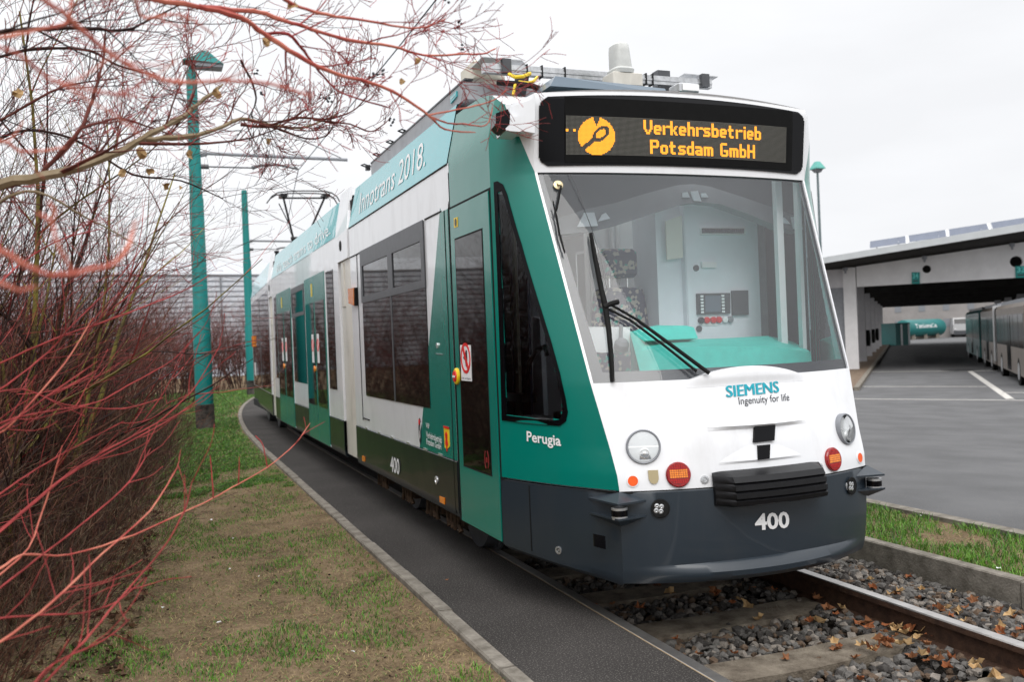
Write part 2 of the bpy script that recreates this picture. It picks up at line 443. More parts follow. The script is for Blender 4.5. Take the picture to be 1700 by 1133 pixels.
# camera brow and lower scoop
b = MB()
def brow(s, q):
    z = 1.026 - .001 * s + q * (.085 * (1 - abs(s) ** 1.8)); return F(.315 * s + .004, z, .001 + .030 * (1 - s * s) * (1 - q) ** .8)
b.grid(brow, fr(30, -1, 1), fr(10, 0, 1)); b.grid(lambda s, d: F(.315 * s + .004, 1.026 - .02 * (1 - d), .001 + d * .030 * (1 - s * s)), fr(30, -1, 1), [0, 1])
def scoop(s, q):
    z = .843 + q * (.085 * (1 - abs(s) ** 1.7)); return F(.26 * s - .02, z, .001 + .010 * (1 - s * s) * (1 - q) ** .8)
b.grid(scoop, fr(26, -1, 1), fr(8, 0, 1)); b.grid(lambda s, d: F(.26 * s - .02, .843 - .012 * (1 - d), .001 + d * .010 * (1 - s * s)), fr(26, -1, 1), [0, 1])
b.build('camera_brow', M['white'], front, True)
for q in ([(-0.0695,0.9337),(0.0597,0.935),(0.0889,1.0152),(-0.0436,1.0165)], [(-0.0595,0.8413),(0.015,0.8431),(0.0295,0.9166),(-0.0472,0.9162)]):
    b = MB(); b.sheet(q, F, .016, .03); b.build('camera_window', M['display'], front)
lettering('SIEMENS', F, *[(-0.1693,1.1762),(0.1779,1.1835),(-0.1596,1.2365)], .004, M['letter_teal'], front, .0, fat=.009)
lettering('Ingenuity for life', F, *[(-0.1032,1.1215),(0.2348,1.1227),(-0.0973,1.1722)], .004, M['letter_black'], front, .0)

# ---- bumper and nose skirt
b = MB()
def crease(s): return .332 - .0 * s
def bump(s, q):
    zc = .335 - .02 * s * s; w = max(0., 1 - (s / .92) ** 2) ** .8 * .04
    T = [(.716, .012), (.712, .016), (.60, .016), (.46, .016), (zc + .03, .016), (zc + .012, .0155), (zc + .004, .0150), (zc - .006, .016 + w * .35), (zc - .026 - .02 * (1 - s * s), .016 + w), (.262, .016 + w * .95), (.236, .008 + w * .6), (.222, -.03)]
    z, o = T[q]; k = 1 - s ** 6; return Fn(s, z, o * k - (.03 if q == 11 else 0) * (1 - k))
b.grid(bump, fr(56, -1, 1), list(range(12)))
for sgn, NN in ((0, N), (1, N2)):
    def ns(t, q):
        zb = .315 - .08 * t
        T = [(.716, .004), (.712, .008), (.60, .008), (zb + .05, .008), (zb + .014, .004), (zb - .013, -.03)]; z, o = T[q]; return NN(t, z, o * (1 - t ** 6))
    b.grid(ns, fr(16, .0, 1.0), list(range(6)))
bum = b.build('bumper', M['bumper'], tram, True)
b = MB()
for t in (.285,): b.sheet([(t - .004, .33), (t + .004, .33), (t + .004, .70), (t - .004, .70)], N, .011, .004); b.sheet([(t - .004, .33), (t + .004, .33), (t + .004, .70), (t - .004, .70)], N2, .011, .004)
b.sheet(dense([(0, .712), (1, .712), (1, .722), (0, .722)], .1), N, .010, .006)
b.grid(lambda s, z: Fn(s, z, .006), fr(40, -1, 1), [.708, .722])
b.build('panel_gap', M['rubber'], bum)
lettering('400', F, *[(-0.1152,0.4777),(0.1026,0.4696),(-0.1149,0.566)], .020, M['lettering'], bum, .028)
# black cover of the folded coupler, ribbed
b = MB()
def cov(x, q):
    T = [(.800, .0), (.792, .06), (.780, .10), (.752, .115), (.744, .103), (.737, .118), (.712, .118), (.704, .106), (.697, .121), (.672, .121), (.664, .109), (.657, .121), (.636, .115), (.626, .085), (.622, 0)]
    z, o = T[q]; e = max(0, abs(x) - .285) / .05
    return (3 + x + .006, F(min(max(x, -.3), .3), z)[1] - o * (1 - e * .85 if e < 1 else .15) - .012, z + (.700 - z) * .04 * e)
b.grid(cov, [-.342, -.338, -.325, -.305, -.285] + fr(14, -.27, .27) + [.285, .305, .325, .338, .342], list(range(15)))
for x in (-.342, .342): b.face([cov(x, q) for q in range(15)])
b.build('coupler_cover', M['black'], bum, True)

def frame_at(fn, a, b_):
    p = Vector(fn(a, b_)); du = (Vector(fn(a + .01, b_)) - p).normalized(); dz = (Vector(fn(a, b_ + .01)) - p).normalized()
    n = du.cross(dz).normalized()
    if n.y > 0: n = -n
    return p, du, dz, n
def disc(bm, c, n, r, h0, h1, mi=0, sides=28): bm.lathe([(0, h0), (r, h0), (r, h1), (0, h1)], c, n, sides, mi)
# ---- lamps
for c in [(-0.657,0.944),(0.6451,0.9432)]:
    p, du, dz, n = frame_at(F, *c); n = (n + Vector((0, 0, -.12))).normalized()
    b = MB(); b.lathe([(.090, -.02), (.091, .012), (.086, .022), (.080, .020), (.079, .004)], p, n, 40); o = b.build('headlight', M['midgrey'], tram, True)
    b = MB(); b.lathe([(0, .004), (.03, .005), (.055, .009), (.079, .016)], p, n, 32); b.build('reflector', M['chrome'], o, True)
    b = MB(); b.box((-.078, -.004, .012), (.078, .004, .017), 0, lambda x, y, z: p + du * x + dz * y + n * z)
    for x, y, r in ((-.034, .028, .026), (.034, .028, .026), (0, -.036, .028)): b.lathe([(r, .007), (r, .016), (r * .82, .017), (r * .7, .010), (r * .3, .012), (0, .018)], p + dz * y + du * x, n, 20)
    b.build('bulb_shield', M['bright'], o, True)
    b = MB(); b.sheet([(-.022, -.014), (.022, -.014), (.030, -.066), (-.030, -.066)], lambda x, y, q: p + du * x + dz * y + n * q, .0115, .002); b.build('low_beam_cutoff', M['midgrey'], o)
    b = MB(); b.lathe([(0, .036), (.03, .035), (.06, .028), (.080, .018), (.079, .017), (0, .030)], p, n, 32); b.build('lens', M['lens'], o, True)
for c in [(-0.5049,0.795),(0.48,0.7929)]:
    p, du, dz, n = frame_at(F, *c)
    b = MB(); b.lathe([(0, -.02), (.066, -.02), (.066, .010), (.061, .016), (0, .018)], p, n, 32); o = b.build('tail_light', M['redlens'], tram, True)
    b = MB()
    for i in range(8):
        for j in range(4): b.box((-.048 + i * .012, -.016 + j * .011, .016), (-.038 + i * .012, -.007 + j * .011, .0195), 0, lambda x, y, z: p + du * x + dz * y + n * z)
    b.build('turn_signal', M['amber'], o)
    b = MB()
    for i in range(10):
        for j in (-4, -3, 2, 3, 4):
            if math.hypot(-.054 + i * .012, j * .011 + .004) < .053: b.box((-.054 + i * .012 - .004, j * .011, .016), (-.054 + i * .012 + .004, j * .011 + .008, .019), 0, lambda x, y, z: p + du * x + dz * y + n * z)
    b.build('brake_segment', mat('red_segment', (.42, .006, .005), .25), o)
for c in [(-0.7313,0.774),(0.7417,0.7725)]:
    p, du, dz, n = frame_at(F, *c); b = MB(); disc(b, p, n, .0265, -.004, .006); o = b.build('side_reflector', M['orange'], tram, True)
    b = MB(); b.lathe([(.026, -.003), (.033, -.003), (.033, .004), (.026, .005)], p, n, 28); b.build('rim', M['white'], o, True)
for c in [(-0.6103,0.63),(0.6047,0.6313)]:
    p, du, dz, n = frame_at(F, *c); p = p + n * .017; b = MB(); b.lathe([(.05, .006), (.044, .008), (.040, -.03), (0, -.03)], p, n, 28); o = b.build('fog_light', M['rubber'], tram, True)
    b = MB(); q = p - du * .008; disc(b, q, n, .036, -.01, .004); o2 = b.build('reflector', M['chrome'], o, True)
    b = MB()
    for k in range(4): b.lathe([(.013, .003), (.013, .006), (.006, .008), (0, .004)], q + (du * math.cos(k * 1.57 + .6) + dz * math.sin(k * 1.57 + .6)) * .017, n, 12)
    b.build('led_cell', M['steel'], o2, True)
b = MB()
p, du, dz, n = frame_at(F, *(-0.6297,0.7892)); b.sheet([(-.026, .036), (.026, .036), (.026, -.01), (.016, -.03), (0, -.036), (-.016, -.03), (-.026, -.01)], lambda x, y, o: p + du * x + dz * y + n * o, .008, .008)
b.build('shield_badge', M['brass'], tram)
for c in [(-0.3689,0.7613),(0.3694,0.7631)]:
    p, du, dz, n = frame_at(F, *c); b = MB(); b.lathe([(.022, 0), (.022, .005), (.013, .006), (.012, -.004), (.006, -.004), (.006, .004), (0, .004)], p, n, 20); b.build('socket', M['steel'], tram, True)
p, du, dz, n = frame_at(N, *(0.5254,0.3637)); b = MB(); b.lathe([(.022, 0), (.022, .012), (.013, .013), (.012, .004), (.006, .004), (.006, .010), (0, .010)], p, n, 20); b.build('socket', M['steel'], tram, True)
b = MB(); b.sheet([(-0.9326,0.5094),(-0.8808,0.4961),(-0.8773,0.4257),(-0.9293,0.4423)], F, .020, .01); b.build('inspection_hole', M['display'], tram)
# finned cowls of the corner sensors
for sg in (-1, 1):
    o = None
    c0 = Vector(Fn(sg, .64)); out = Vector((sg * .55, -.83, 0)).normalized()
    along_f = (Vector(Fn(sg * .80, .64)) - c0); along_s = Vector((N if sg < 0 else N2)(.72, .64)) - c0
    b = MB()
    for z, zz in ((.676, 1), (.588, -1)):
        a, d, tip = c0 + along_s - out * .015, c0 + along_f - out * .015, c0 + out * .105
        base = [Vector((p.x, p.y, z)) for p in (a, d)]; tp = Vector((tip.x, tip.y, z)); th = .010
        tp2 = c0 + out * .09
        top = Vector((c0.x, c0.y, z + zz * .045)) + out * .01
        lo = [base[0] - Vector((0, 0, th * zz)), tp - Vector((0, 0, th * zz)), base[1] - Vector((0, 0, th * zz))]
        b.face([base[0], tp, top]); b.face([tp, base[1], top]); b.face(lo); b.face([base[0], lo[0], lo[1], tp]); b.face([tp, lo[1], lo[2], base[1]])
        b.face([base[0], top, c0 - out * .03 + Vector((0, 0, z - .64))]); b.face([base[1], top, c0 - out * .03 + Vector((0, 0, z - .64))])
    o = b.build('sensor_cowl', M['bumper'], tram)
    q = c0 + out * .045; b = MB(); b.lathe([(.042, -.005), (.042, .055), (.030, .056), (.030, .0)], (q.x, q.y, .594), (0, 0, 1), 24); b.lathe([(.0425, .012), (.0425, .043)], (q.x, q.y, .594), (0, 0, 1), 24, 1)
    b.build('laser_scanner', [M['steel'], M['display']], o, True)

# ---- windscreen
b = MB(); b.grid(lambda s, z: Fn(s, z, -.012), fr(40, -.984, .984), fr(30, 1.28, 2.485)); ws = b.build('windscreen', M['windscreen'], tram, True)
b = MB()
G = lambda s, z, o=0.: Fn(s, z, -.017)
for s0, s1, w in ((-.984, -.945, -.91), (.984, .962, .95)):
    b.grid(lambda q, z: Fn(s0 + ((s1 + (w - s1) * (2.45 - z) / 1.1) - s0) * q, z, -.017), fr(4, 0, 1), fr(30, 1.28, 2.485))
b.grid(lambda s, z: G(s, z), fr(40, -.984, .984), [1.28, 1.30, 1.336]); b.grid(lambda s, z: G(s, z), fr(40, -.984, .984), [2.47, 2.485])
b.build('frit_border', M['frit'], ws, True)
# ---- wiper
b = MB()
A = [F(u, z, .045) for u, z in [(-0.2587,1.3088),(-0.4454,1.486),(-0.5779,1.6137),(-0.689,1.6951)]]; b.tube(A, [.011, .010, .008, .007], 8)
A = [F(u, z, .040) for u, z in [(-0.3237,1.3215),(-0.4661,1.4704),(-0.6108,1.6117),(-0.7235,1.683)]]; b.tube(A, [.008, .007, .007, .007], 8)
A = [F(u, z, .05) for u, z in [(-0.6525,1.7139),(-0.7035,1.7024),(-0.7354,1.6868)]]; b.tube(A, .014, 8)
wip = b.build('wiper', M['rubber'], tram, True)
b = MB()
A = [F(u, z, .035) for u, z in [(-0.7089,2.1118),(-0.7169,1.9636),(-0.7221,1.798),(-0.7221,1.6897),(-0.7304,1.5569),(-0.7441,1.4269),(-0.7608,1.2867)]]
b.tube(A, [.007, .012, .015, .017, .015, .012, .007], 8); b.tube([(x, y + .02, z) for x, y, z in A], .006, 6)
b.build('blade', M['rubber'], wip, True)
b = MB(); p, du, dz, n = frame_at(F, *(-0.8231,2.4045)); b.lathe([(.028, 0), (.028, .008), (.012, .012), (.012, .03), (0, .03)], p, n, 20)
o = b.build('sensor_mount', M['brass'], tram, True)
b = MB(); A = [F(u, z, .03) for u, z in [(-0.8194,2.3971),(-0.8761,2.2447)]]; b.tube(A, .006, 6); A = [F(u, z, .03) for u, z in [(-0.8834,2.3063),(-0.8813,2.1981),(-0.8842,2.1093),(-0.8744,2.0001)]]; b.tube(A, [.003, .007, .007, .005], 6)
b.build('sensor_rod', M['rubber'], o, True)
b = MB(); A = [F(u, z, -.019) for u, z in [(-0.7313,2.4823),(-0.7132,2.415),(-0.6954,2.2853),(-0.6753,2.1398),(-0.6636,1.962),(-0.6686,1.7892)]]; b.tube(A, .0022, 5); b.build('antenna_wire', M['rubber'], ws)

# ---- destination display
dpoly = rrect(-.922, 2.505, .922, 2.945, .07, 6)
b = MB(); b.grid(lambda u, q: F(u, (2.517 + .012 * (1 - u * u)) + q * ((2.946 - .040 * (u / .92) ** 2) - (2.517 + .012 * (1 - u * u))), .008), fr(260, -.922, .922), fr(90, 0, 1),
       keep=lambda u, q: inside(rrect(-.922, 0, .922, 1, .07, 6, .17), u, q))
disp = b.build('destination_display', M['display'], tram, True)
LT, LB = (-0.7494,2.8062), (-0.7646,2.5838); LR = (0.7699,2.608)
ph = (LT[1] - LB[1]) / 32
b = MB(); b.grid(lambda u, z: F(u, z, .012), fr(30, LB[0] - .005, LR[0] + .05), [LB[1] - .045, LB[1], LT[1], LT[1] + .105]); ledp = b.build('led_panel', M['ledpanel'], disp)
GL = dict(V='00175067 1829 4859 2a4b', e='1445 051a 4557 0758 1a4b', r='041b 2525 3455', k='001b 2738 3546 4454 394a 4b5b', h='001b 2445 455b', s='1455 0516 1748 485a 0a4b',
          b='001b 2445 455a 2a4b', t='112a 0445 2a4b', i='1122 142b', P='001b 2051 5165 2556', o='1445 051a 455a 1a4b', d='405b 1445 051a 1a4b', a='0445 455b 1748 081a 1a4b',
          m='041b 1465 344b 657b', G='1051 011a 1a5b 566a 3657', H='001b 506b 2556')
GL['V'] = '0017 5067 1829 4859 2a4b'
GWID = dict(V=8, r=6, i=4, P=8, m=9, G=8, H=8)
def led_cells(word):
    x = 0; cells = set()
    for ch in word:
        if ch == ' ': x += 5; continue
        for q in GL[ch].split():
            a, y0, c, y1 = [int(k, 16) for k in q]
            for i in range(a, c + 1):
                for j in range(y0, y1 + 1): cells.add((x + i, j))
        x += GWID.get(ch, 7)
    return cells, x - 1
b = MB(); off_b = MB(); lit = set()
def dot(bm, u, z, pu, k=.42, o=.0145): bm.face([F(u - pu * k, z - ph * k, o), F(u + pu * k, z - ph * k, o), F(u + pu * k, z + ph * k, o), F(u - pu * k, z + ph * k, o)])
def led_line(word, u0, u1, ztop):
    cells, n = led_cells(word); pu = (u1 - u0) / n
    for i, j in cells: dot(b, u0 + (i + .5) * pu, ztop - (j + .5) * ph, pu, .46)
V0, V1 = (-0.2805,2.7791), (0.5599,2.7342); W0, W1 = (-0.24,2.6601), (0.5113,2.62)
led_line('Verkehrsbetrieb', V0[0], V1[0], LT[1] - 1.5 * ph); led_line('Potsdam GmbH', W0[0], W1[0], LT[1] - 18 * ph)
cu, cz = (-0.5783,2.6915); rr = 15.6; pc = ((-0.4609,2.6908)[0] - (-0.6918,2.6928)[0]) / 31.5
for i in range(-16, 17):
    for j in range(-16, 17):
        if math.hypot(i, j) > rr: continue
        if j > 8 and abs(i - 0) < (j - 8) * .42: continue
        a, c = (i + 1 - .0) * .77 + (j) * .64, -(i - 1) * .64 + j * .77      # along and across the slanting keyhole
        if -20 < a < -2 and abs(c) < 1.8: continue
        e2 = ((a - 5) / 8.5) ** 2 + (c / 5.2) ** 2; e1 = ((a - 5) / 5.2) ** 2 + (c / 2.7) ** 2
        if e2 < 1 and e1 > 1: continue
        dot(b, cu + i * pc, cz + j * ph, pc, .44)
for i in (-19, -18, -25, -24): dot(b, cu + i * pc, cz + 5 * ph, pc, .5); dot(b, cu + i * pc, cz + 4 * ph, pc, .5)
n = int((LR[0] - LB[0]) / pc)
for i in range(n):
    for j in range(32): dot(off_b, LB[0] + (i + .5) * pc, LB[1] + (j + .5) * ph, pc, .29, .0130)
b.build('lit_dots', M['led_on'], ledp); off_b.build('unlit_dots', M['led_off'], ledp)

# ---- teal cab side panels with the triangular windows
tri_ = [(0.0988,2.4559),(0.1921,2.4589),(0.3167,2.4358),(0.389,2.3757),(0.4443,2.2667),(0.5381,2.0755),(0.6008,1.8914),(0.6641,1.6898),(0.7097,1.5164),(0.738,1.3368),(0.7408,1.2059),(0.7319,1.1245),(0.698,1.0751),(0.6352,1.049),(0.4949,1.0498),(0.2798,1.0529),(0.0329,1.0617)]
tri_in = [(0.1728,2.3922),(0.2763,2.4019),(0.3265,2.3499),(0.4022,2.2188),(0.4895,2.0529),(0.5636,1.8616),(0.6307,1.6601),(0.6766,1.4801),(0.7048,1.3106),(0.7063,1.1892),(0.6892,1.1269),(0.6467,1.0836),(0.56,1.0749),(0.3508,1.0824),(0.0867,1.0916)]
for NN in (N, N2):
    b = MB()
    b.grid(lambda t, q: NN(t, SK + q * (zcap(t) - SK)), fr(48, 0, 1), fr(90, 0, 1), keep=lambda t, q: not inside(tri_in, t, SK + q * (zcap(t) - SK)))
    o = b.build('cab_side_panel', M['teal'], tram, True)
    b = MB(); b.grid(lambda t, q: NN(t, .5 + q * (zcap(t) - .5), -.03), fr(40, .02, .95), fr(70, 0, 1), keep=lambda t, q: not inside(tri_, t, .5 + q * (zcap(t) - .5))); b.build('inner_lining', M['cabgrey'], o, True)
    b = MB(); b.sheet(dense(tri_, .05), NN, .006, .014, 0, [dense(tri_in, .05)]); w = b.build('triangular_window', M['display'], o)
    b = MB(); b.sheet(dense(tri_in, .05), NN, -.004, .004); b.build('pane', M['cabglass'] if NN is N else M['clearglass'], w)
    if NN is N: lettering('Perugia', N, *[(0.2905,0.9324),(0.611,0.9196),(0.3029,1.0095)], .004, M['lettering'], o, .022)
# white camera housing on the left shoulder
b = MB()
hp = [(1.876,4.78,2.824), (2.04,4.8,2.889), (2.031,4.8,2.691), (1.878,4.78,2.704)]
b.loft([[(x, y, z) for x, y, z in hp], [(x + .02, y + .16, z) for x, y, z in hp]], 0, True, True)
hq = [(1.814,4.7,2.742), (1.922,4.72,2.762), (1.918,4.72,2.675), (1.818,4.7,2.673)]
b.loft([[(x, y, z) for x, y, z in hq], [(x + .02, y + .20, z) for x, y, z in hq]], 0, True, True)
o = b.build('camera_bracket', M['white'], tram)
b = MB(); hc = [(1.763,4.7,2.765), (1.834,4.7,2.792), (1.847,4.7,2.763), (1.841,4.7,2.71), (1.804,4.7,2.672), (1.76,4.7,2.706)]
b.loft([[(x, y, z) for x, y, z in hc], [(x + .02, y + .14, z) for x, y, z in hc]], 0, True, True); b.build('camera_head', M['display'], o)

# ---- car bodies
def side(mb, y0, y1, z0, z1, fn, nz=10, mi=0, holes=()):
    mb.grid(lambda y, z: fn(y, z), fr(max(2, int((y1 - y0) / .18)), y0, y1), fr(nz, z0, z1), mi, keep=lambda y, z: not any(h[0] < y < h[1] and h[2] < z < h[3] for h in holes))
def roof(mb, y0, y1, mi=0):
    P = [(1.05, 3.13), (1.0, 3.17), (.85, 3.20), (0, 3.21), (-.85, 3.20), (-1.0, 3.17), (-1.05, 3.13)]
    mb.loft([[(3 - w, y, z) for w, z in P] for y in (y0, y1)], mi, False)
def endwall(mb, y, mi=0, z0=.33): mb.face([(3 - w, y, z) for w, z in ((1.14, z0), (1.14, 2.73), (1.05, 3.13), (-1.05, 3.13), (-1.14, 2.73), (-1.14, z0))], mi)
def car(y0, y1, name='car_body', front_open=False, holes=()):
    b = MB(); side(b, y0, y1, SK, 2.73, S, 12); side(b, y0, y1, SK, 2.73, S2, 12, 0, holes); roof(b, y0, y1)
    endwall(b, y1, 0, .4)
    if not front_open: endwall(b, y0, 0, .4)
    return b.build(name, M['white'], tram, True)
def skirt(y0, y1, body):
    T = [(.722, .003), (.718, .006), (.55, .006), (.42, .006), (.40, .006), (.345, -.004), (.33, -.02)]
    for fn in (S, S2):
        b = MB(); b.grid(lambda y, q: fn(y, T[q][0], T[q][1]), fr(int((y1 - y0) / .2) + 2, y0, y1), list(range(7)))
        for yy in (y0, y1): b.face([fn(yy, z, o) for z, o in T] + [fn(yy, .33, -.1), fn(yy, .72, -.1)])
        b.build('skirt', M['skirt'], body, True)
def band(y0, y1, body):
    for fn in (S2, S):
        b = MB(); b.grid(lambda y, z: fn(y, z, .004), fr(8, y0, y1), fr(6, 2.73, 3.135)); b.grid(lambda y, q: (lambda p: (p[0] + (.05 * q if fn is S else -.05 * q), p[1], p[2] + .012 * q))(fn(y, 3.135, .004)), fr(8, y0, y1), [0, 1])
        o = b.build('banner', M['band'], body, True)
    return o
def lines(mb, segs, fn=S, w=.006, off=.006):
    for (ya, za), (yb, zb) in segs:
        L_ = math.hypot(yb - ya, zb - za); nx, nz = -(zb - za) / L_ * w, (yb - ya) / L_ * w
        mb.sheet([(ya - nx, za - nz), (yb - nx, zb - nz), (yb + nx, zb + nz), (ya + nx, za + nz)], fn, off, .004)

# front car
Y0, Y1 = 5.10, 9.35
car1 = car(5.90, Y1, front_open=True, holes=((6.55, 8.8, 1.05, 2.42),))
skirt(5.96, Y1, car1)
for fn in (S, S2):
    b = MB(); b.grid(lambda y, q: fn(y, 2.43 + q * (stop(y) - 2.43)), [5.10, 5.16, 5.25, 5.4, 5.65, 5.92], fr(8, 0, 1)); b.build('door_header', M['teal'], tram, True)
bn = band(5.93, Y1, car1)
lettering('Innotrans 2018.', S, *[(8.8786,2.8099),(6.5182,2.8285),(8.9792,3.0351)], .008, M['lettering'], bn, .0)
b = MB(); lines(b, [((5.93, 2.728), (Y1, 2.728)), ((5.93, 2.43), (5.93, 3.12)), ((5.925, .34), (5.925, 2.43)), ((6.03, .36), (6.03, 2.43)), ((9.0, .80), (9.0, 2.43)), ((8.82, 2.43), (9.35, 2.43)), ((6.1, 2.435), (6.52, 2.435)), ((9.0, .82), (8.7, .82))], w=.005)
b.build('panel_gap', M['rubber'], car1)
for y in (8.9, 8.35, 7.85, 7.3, 6.8, 6.4):
    b = MB(); b.sheet([(y, .722), (y - .10, .722), (y - .10, .738), (y, .738)], S, .008, .004); b.build('hatch_catch', M['bright'], car1)
# teal livery behind the cab door
b = MB(); lv = [(6.1249,2.4591),(6.517,1.5738),(6.9132,0.7299)]
b.sheet([(lv[0][0], 2.43), lv[0], lv[1], lv[2], (lv[2][0], .728), (5.955, .728), (5.955, 2.43)], S, .003, .004); liv = b.build('teal_livery', M['teal'], car1)
b = MB(); b.sheet([(6 + (p[0] - 6), p[1]) for p in [(lv[0][0], 2.43), lv[0], lv[1], lv[2], (lv[2][0], .728), (5.955, .728), (5.955, 2.43)]], S2, .003, .004); b.build('teal_livery', M['teal'], car1)
for i, (t, q) in enumerate((('ViP', [(6.691,0.8953),(6.6013,0.8931),(6.7017,0.9352)]), ('Verkehrsbetrieb', [(6.7017,0.8222),(6.2953,0.8139),(6.7028,0.8718)]), ('Potsdam GmbH', [(6.7007,0.7725),(6.3167,0.7669),(6.7024,0.8176)]))):
    lettering(t, S, *q, .006, M['lettering'], liv, .015)
# operator emblem: dark lozenge with a red cap and white hook; shield of arms
b = MB(); c = (6.8835,0.8577); b.sheet(ell(c, .035, .10), S, .006, .004, 0); o = b.build('emblem', M['letter_black'], car1)
b = MB(); c = (6.8557,0.8691); b.sheet([(c[0] + x, c[1] + y) for x, y in ((-.035, .05), (-.02, .055), (.0, .02), (.012, -.055), (.03, -.075), (.028, -.06), (.02, -.01), (-.005, .0))], S, .010, .003); b.build('hook', M['lettering'], o)
b = MB(); c = (6.8817,0.9273); b.sheet(ell(c, .018, .022), S, .010, .003); b.build('cap', M['redpaint'], o)
q = [(6.2346,0.9337),(6.1132,0.9303),(6.1155,0.8094),(6.1831,0.782),(6.232,0.7942)]
b = MB(); b.sheet(q, S, .006, .003); o = b.build('coat_of_arms', M['yellow'], car1)
cx, cz_ = sum(p[0] for p in q) / 5, sum(p[1] for p in q) / 5 - .01
b = MB(); b.sheet([(cx + x, cz_ + z) for x, z in ((0, .07), (.03, .05), (.018, .02), (.035, -.02), (.012, -.03), (.01, -.07), (-.01, -.07), (-.012, -.03), (-.035, -.02), (-.018, .02), (-.03, .05))], S, .009, .002); b.build('eagle', M['redpaint'], o)
b = MB(); b.sheet([(6.2402,0.946),(6.1044,0.9434),(6.1107,0.9284),(6.2349,0.9316)], S, .009, .003); b.build('crown', M['redpaint'], o)
lettering('400', S, *[(7.8847,0.4285),(7.5642,0.4338),(7.8725,0.566)], .012, M['lettering'], car1, .02)
for q in ([(6.3939,0.428),(6.2744,0.4324),(6.281,0.3846),(6.3924,0.3849)], [(9.0797,0.4417),(8.9661,0.4416),(8.9753,0.3934),(9.0896,0.3899)]): b = MB(); b.sheet(q, S, .012, .006); b.build('side_reflector', M['amber'], car1)
b = MB(); b.sheet([(9.3475,2.1158),(9.0604,2.1057),(9.0797,1.9339),(9.3469,1.9655)], S, .035, .04); o = b.build('turn_signal', M['amber'], car1); b = MB(); b.sheet([(9.1043,2.1087),(9.0162,2.1057),(9.0371,1.9259),(9.1102,1.9294)], S, .030, .03); b.build('holder', M['rubber'], o)
b = MB(); p = Vector(S(*(6.4713,0.5308))); b.lathe([(.03, -.002), (.03, .012), (.015, .014), (.012, .008), (0, .008)], p, (-1, 0, 0), 20); b.build('socket', M['bright'], car1, True)
b = MB(); p = Vector(S(*(6.3101,1.5103))); b.lathe([(.02, -.002), (.02, .012), (0, .013)], p, (-1, 0, 0), 16); b.sheet([(6.3556,1.4569),(6.1924,1.4504),(6.193,1.4462),(6.3563,1.4517)], S, .008, .004); b.build('latch', M['bright'], car1, True)
# side window of the front car
q = [(8.7272,2.4171),(6.5272,2.4522),(6.5863,1.0522),(8.8229,1.0494)]
ya, yb = 8.80, 6.56; zb_, zt_ = 1.05, 2.432
b = MB(); b.sheet([(ya, zb_), (yb, zb_), (yb, zt_), (ya, zt_)], S, .006, .01); win = b.build('side_window', M['sideblack'], car1)
b = MB(); ym = 7.63; zt2, zt1 = 2.33, 1.955
out_ = [(ya + .01, 1.94), (yb - .01, 1.94), (yb - .01, zt_ + .005), (ya + .01, zt_ + .005)]
h1 = [(ya - .07, 2.0), (ym + .06, 2.0), (ym + .06, 2.29), (ya - .07, 2.29)]; h2 = [(ym - .10, 2.0), (yb + .07, 2.0), (yb + .07, 2.29), (ym - .10, 2.29)]
b.sheet(out_, S, .014, .008, 0, [h1, h2]); b.sheet([(ym + .02, zb_), (ym - .02, zb_), (ym - .02, 1.94), (ym + .02, 1.94)], S, .009, .003); b.build('frame', M['darkgrey'], win)
b = MB(); b.sheet([(8.8, 1.05), (6.55, 1.05), (6.55, 2.42), (8.8, 2.42)], S2, .0, .006); b.build('side_window', M['clearglass'], car1)
# cab door
b = MB(); b.sheet([(5.95, .33), (5.10, .33), (5.10, 2.432), (5.95, 2.432)], S, .001, .004); b.build('door_gap', M['rubber'], tram)
b = MB(); dq = [(5.7796,2.2063),(5.2473,2.1916),(5.2704,0.7246),(5.799,0.72)]; gy0, gy1 = (dq[0][0] + dq[3][0]) / 2, (dq[1][0] + dq[2][0]) / 2; gz0, gz1 = (dq[2][1] + dq[3][1]) / 2, (dq[0][1] + dq[1][1]) / 2
b.sheet([(5.89, .34), (5.125, .34), (5.125, 2.415), (5.89, 2.415)], S, .008, .008); door = b.build('cab_door', M['teal'], tram)
b = MB(); b.sheet([(gy0, gz0), (gy1, gz0), (gy1, gz1), (gy0, gz1)], S, .011, .004); b.build('door_window', M['sideblack'], door)
b = MB(); b.sheet([(gy0 + .012, gz0 - .012), (gy1 - .012, gz0 - .012), (gy1 - .012, gz1 + .012), (gy0 + .012, gz1 + .012)], S, .0095, .004, 0, [[(gy0, gz0), (gy1, gz0), (gy1, gz1), (gy0, gz1)]]); b.build('seal', M['rubber'], door)
q = [(5.7608,1.5096),(5.5443,1.5076),(5.5493,1.2767),(5.759,1.2768)]
b = MB(); b.sheet(q, S, .014, .002); st = b.build('prohibition_sticker', M['lettering'], door)
c = ((q[0][0] + q[1][0] + q[2][0] + q[3][0]) / 4, (q[0][1] + q[2][1]) / 2 + .03); w_ = abs(q[0][0] - q[1][0]) * .46
b = MB(); b.sheet(ell(c, w_, w_ * 1.0), S, .016, .002, 0, [ell(c, w_ * .80, w_ * .80)]); k = w_ * .62; b.sheet([(c[0] + k, c[1] + k), (c[0] + k - .03, c[1] + k + .012), (c[0] - k, c[1] - k), (c[0] - k + .03, c[1] - k - .012)], S, .0165, .002); b.build('red_ring', M['redpaint'], st)
b = MB(); b.sheet([(c[0] + x * w_, c[1] + z * w_) for x, z in ((-.1, .55), (-.32, .5), (-.35, .1), (-.3, -.5), (.0, -.55), (.12, -.15), (.45, .0), (.4, .12), (.1, .1))], S, .0155, .002); b.build('figure', M['letter_black'], st)
lettering('nicht verzögern', S, *[(5.7453,1.285),(5.5663,1.2839),(5.7458,1.3008)], .016, M['letter_black'], st, .0)
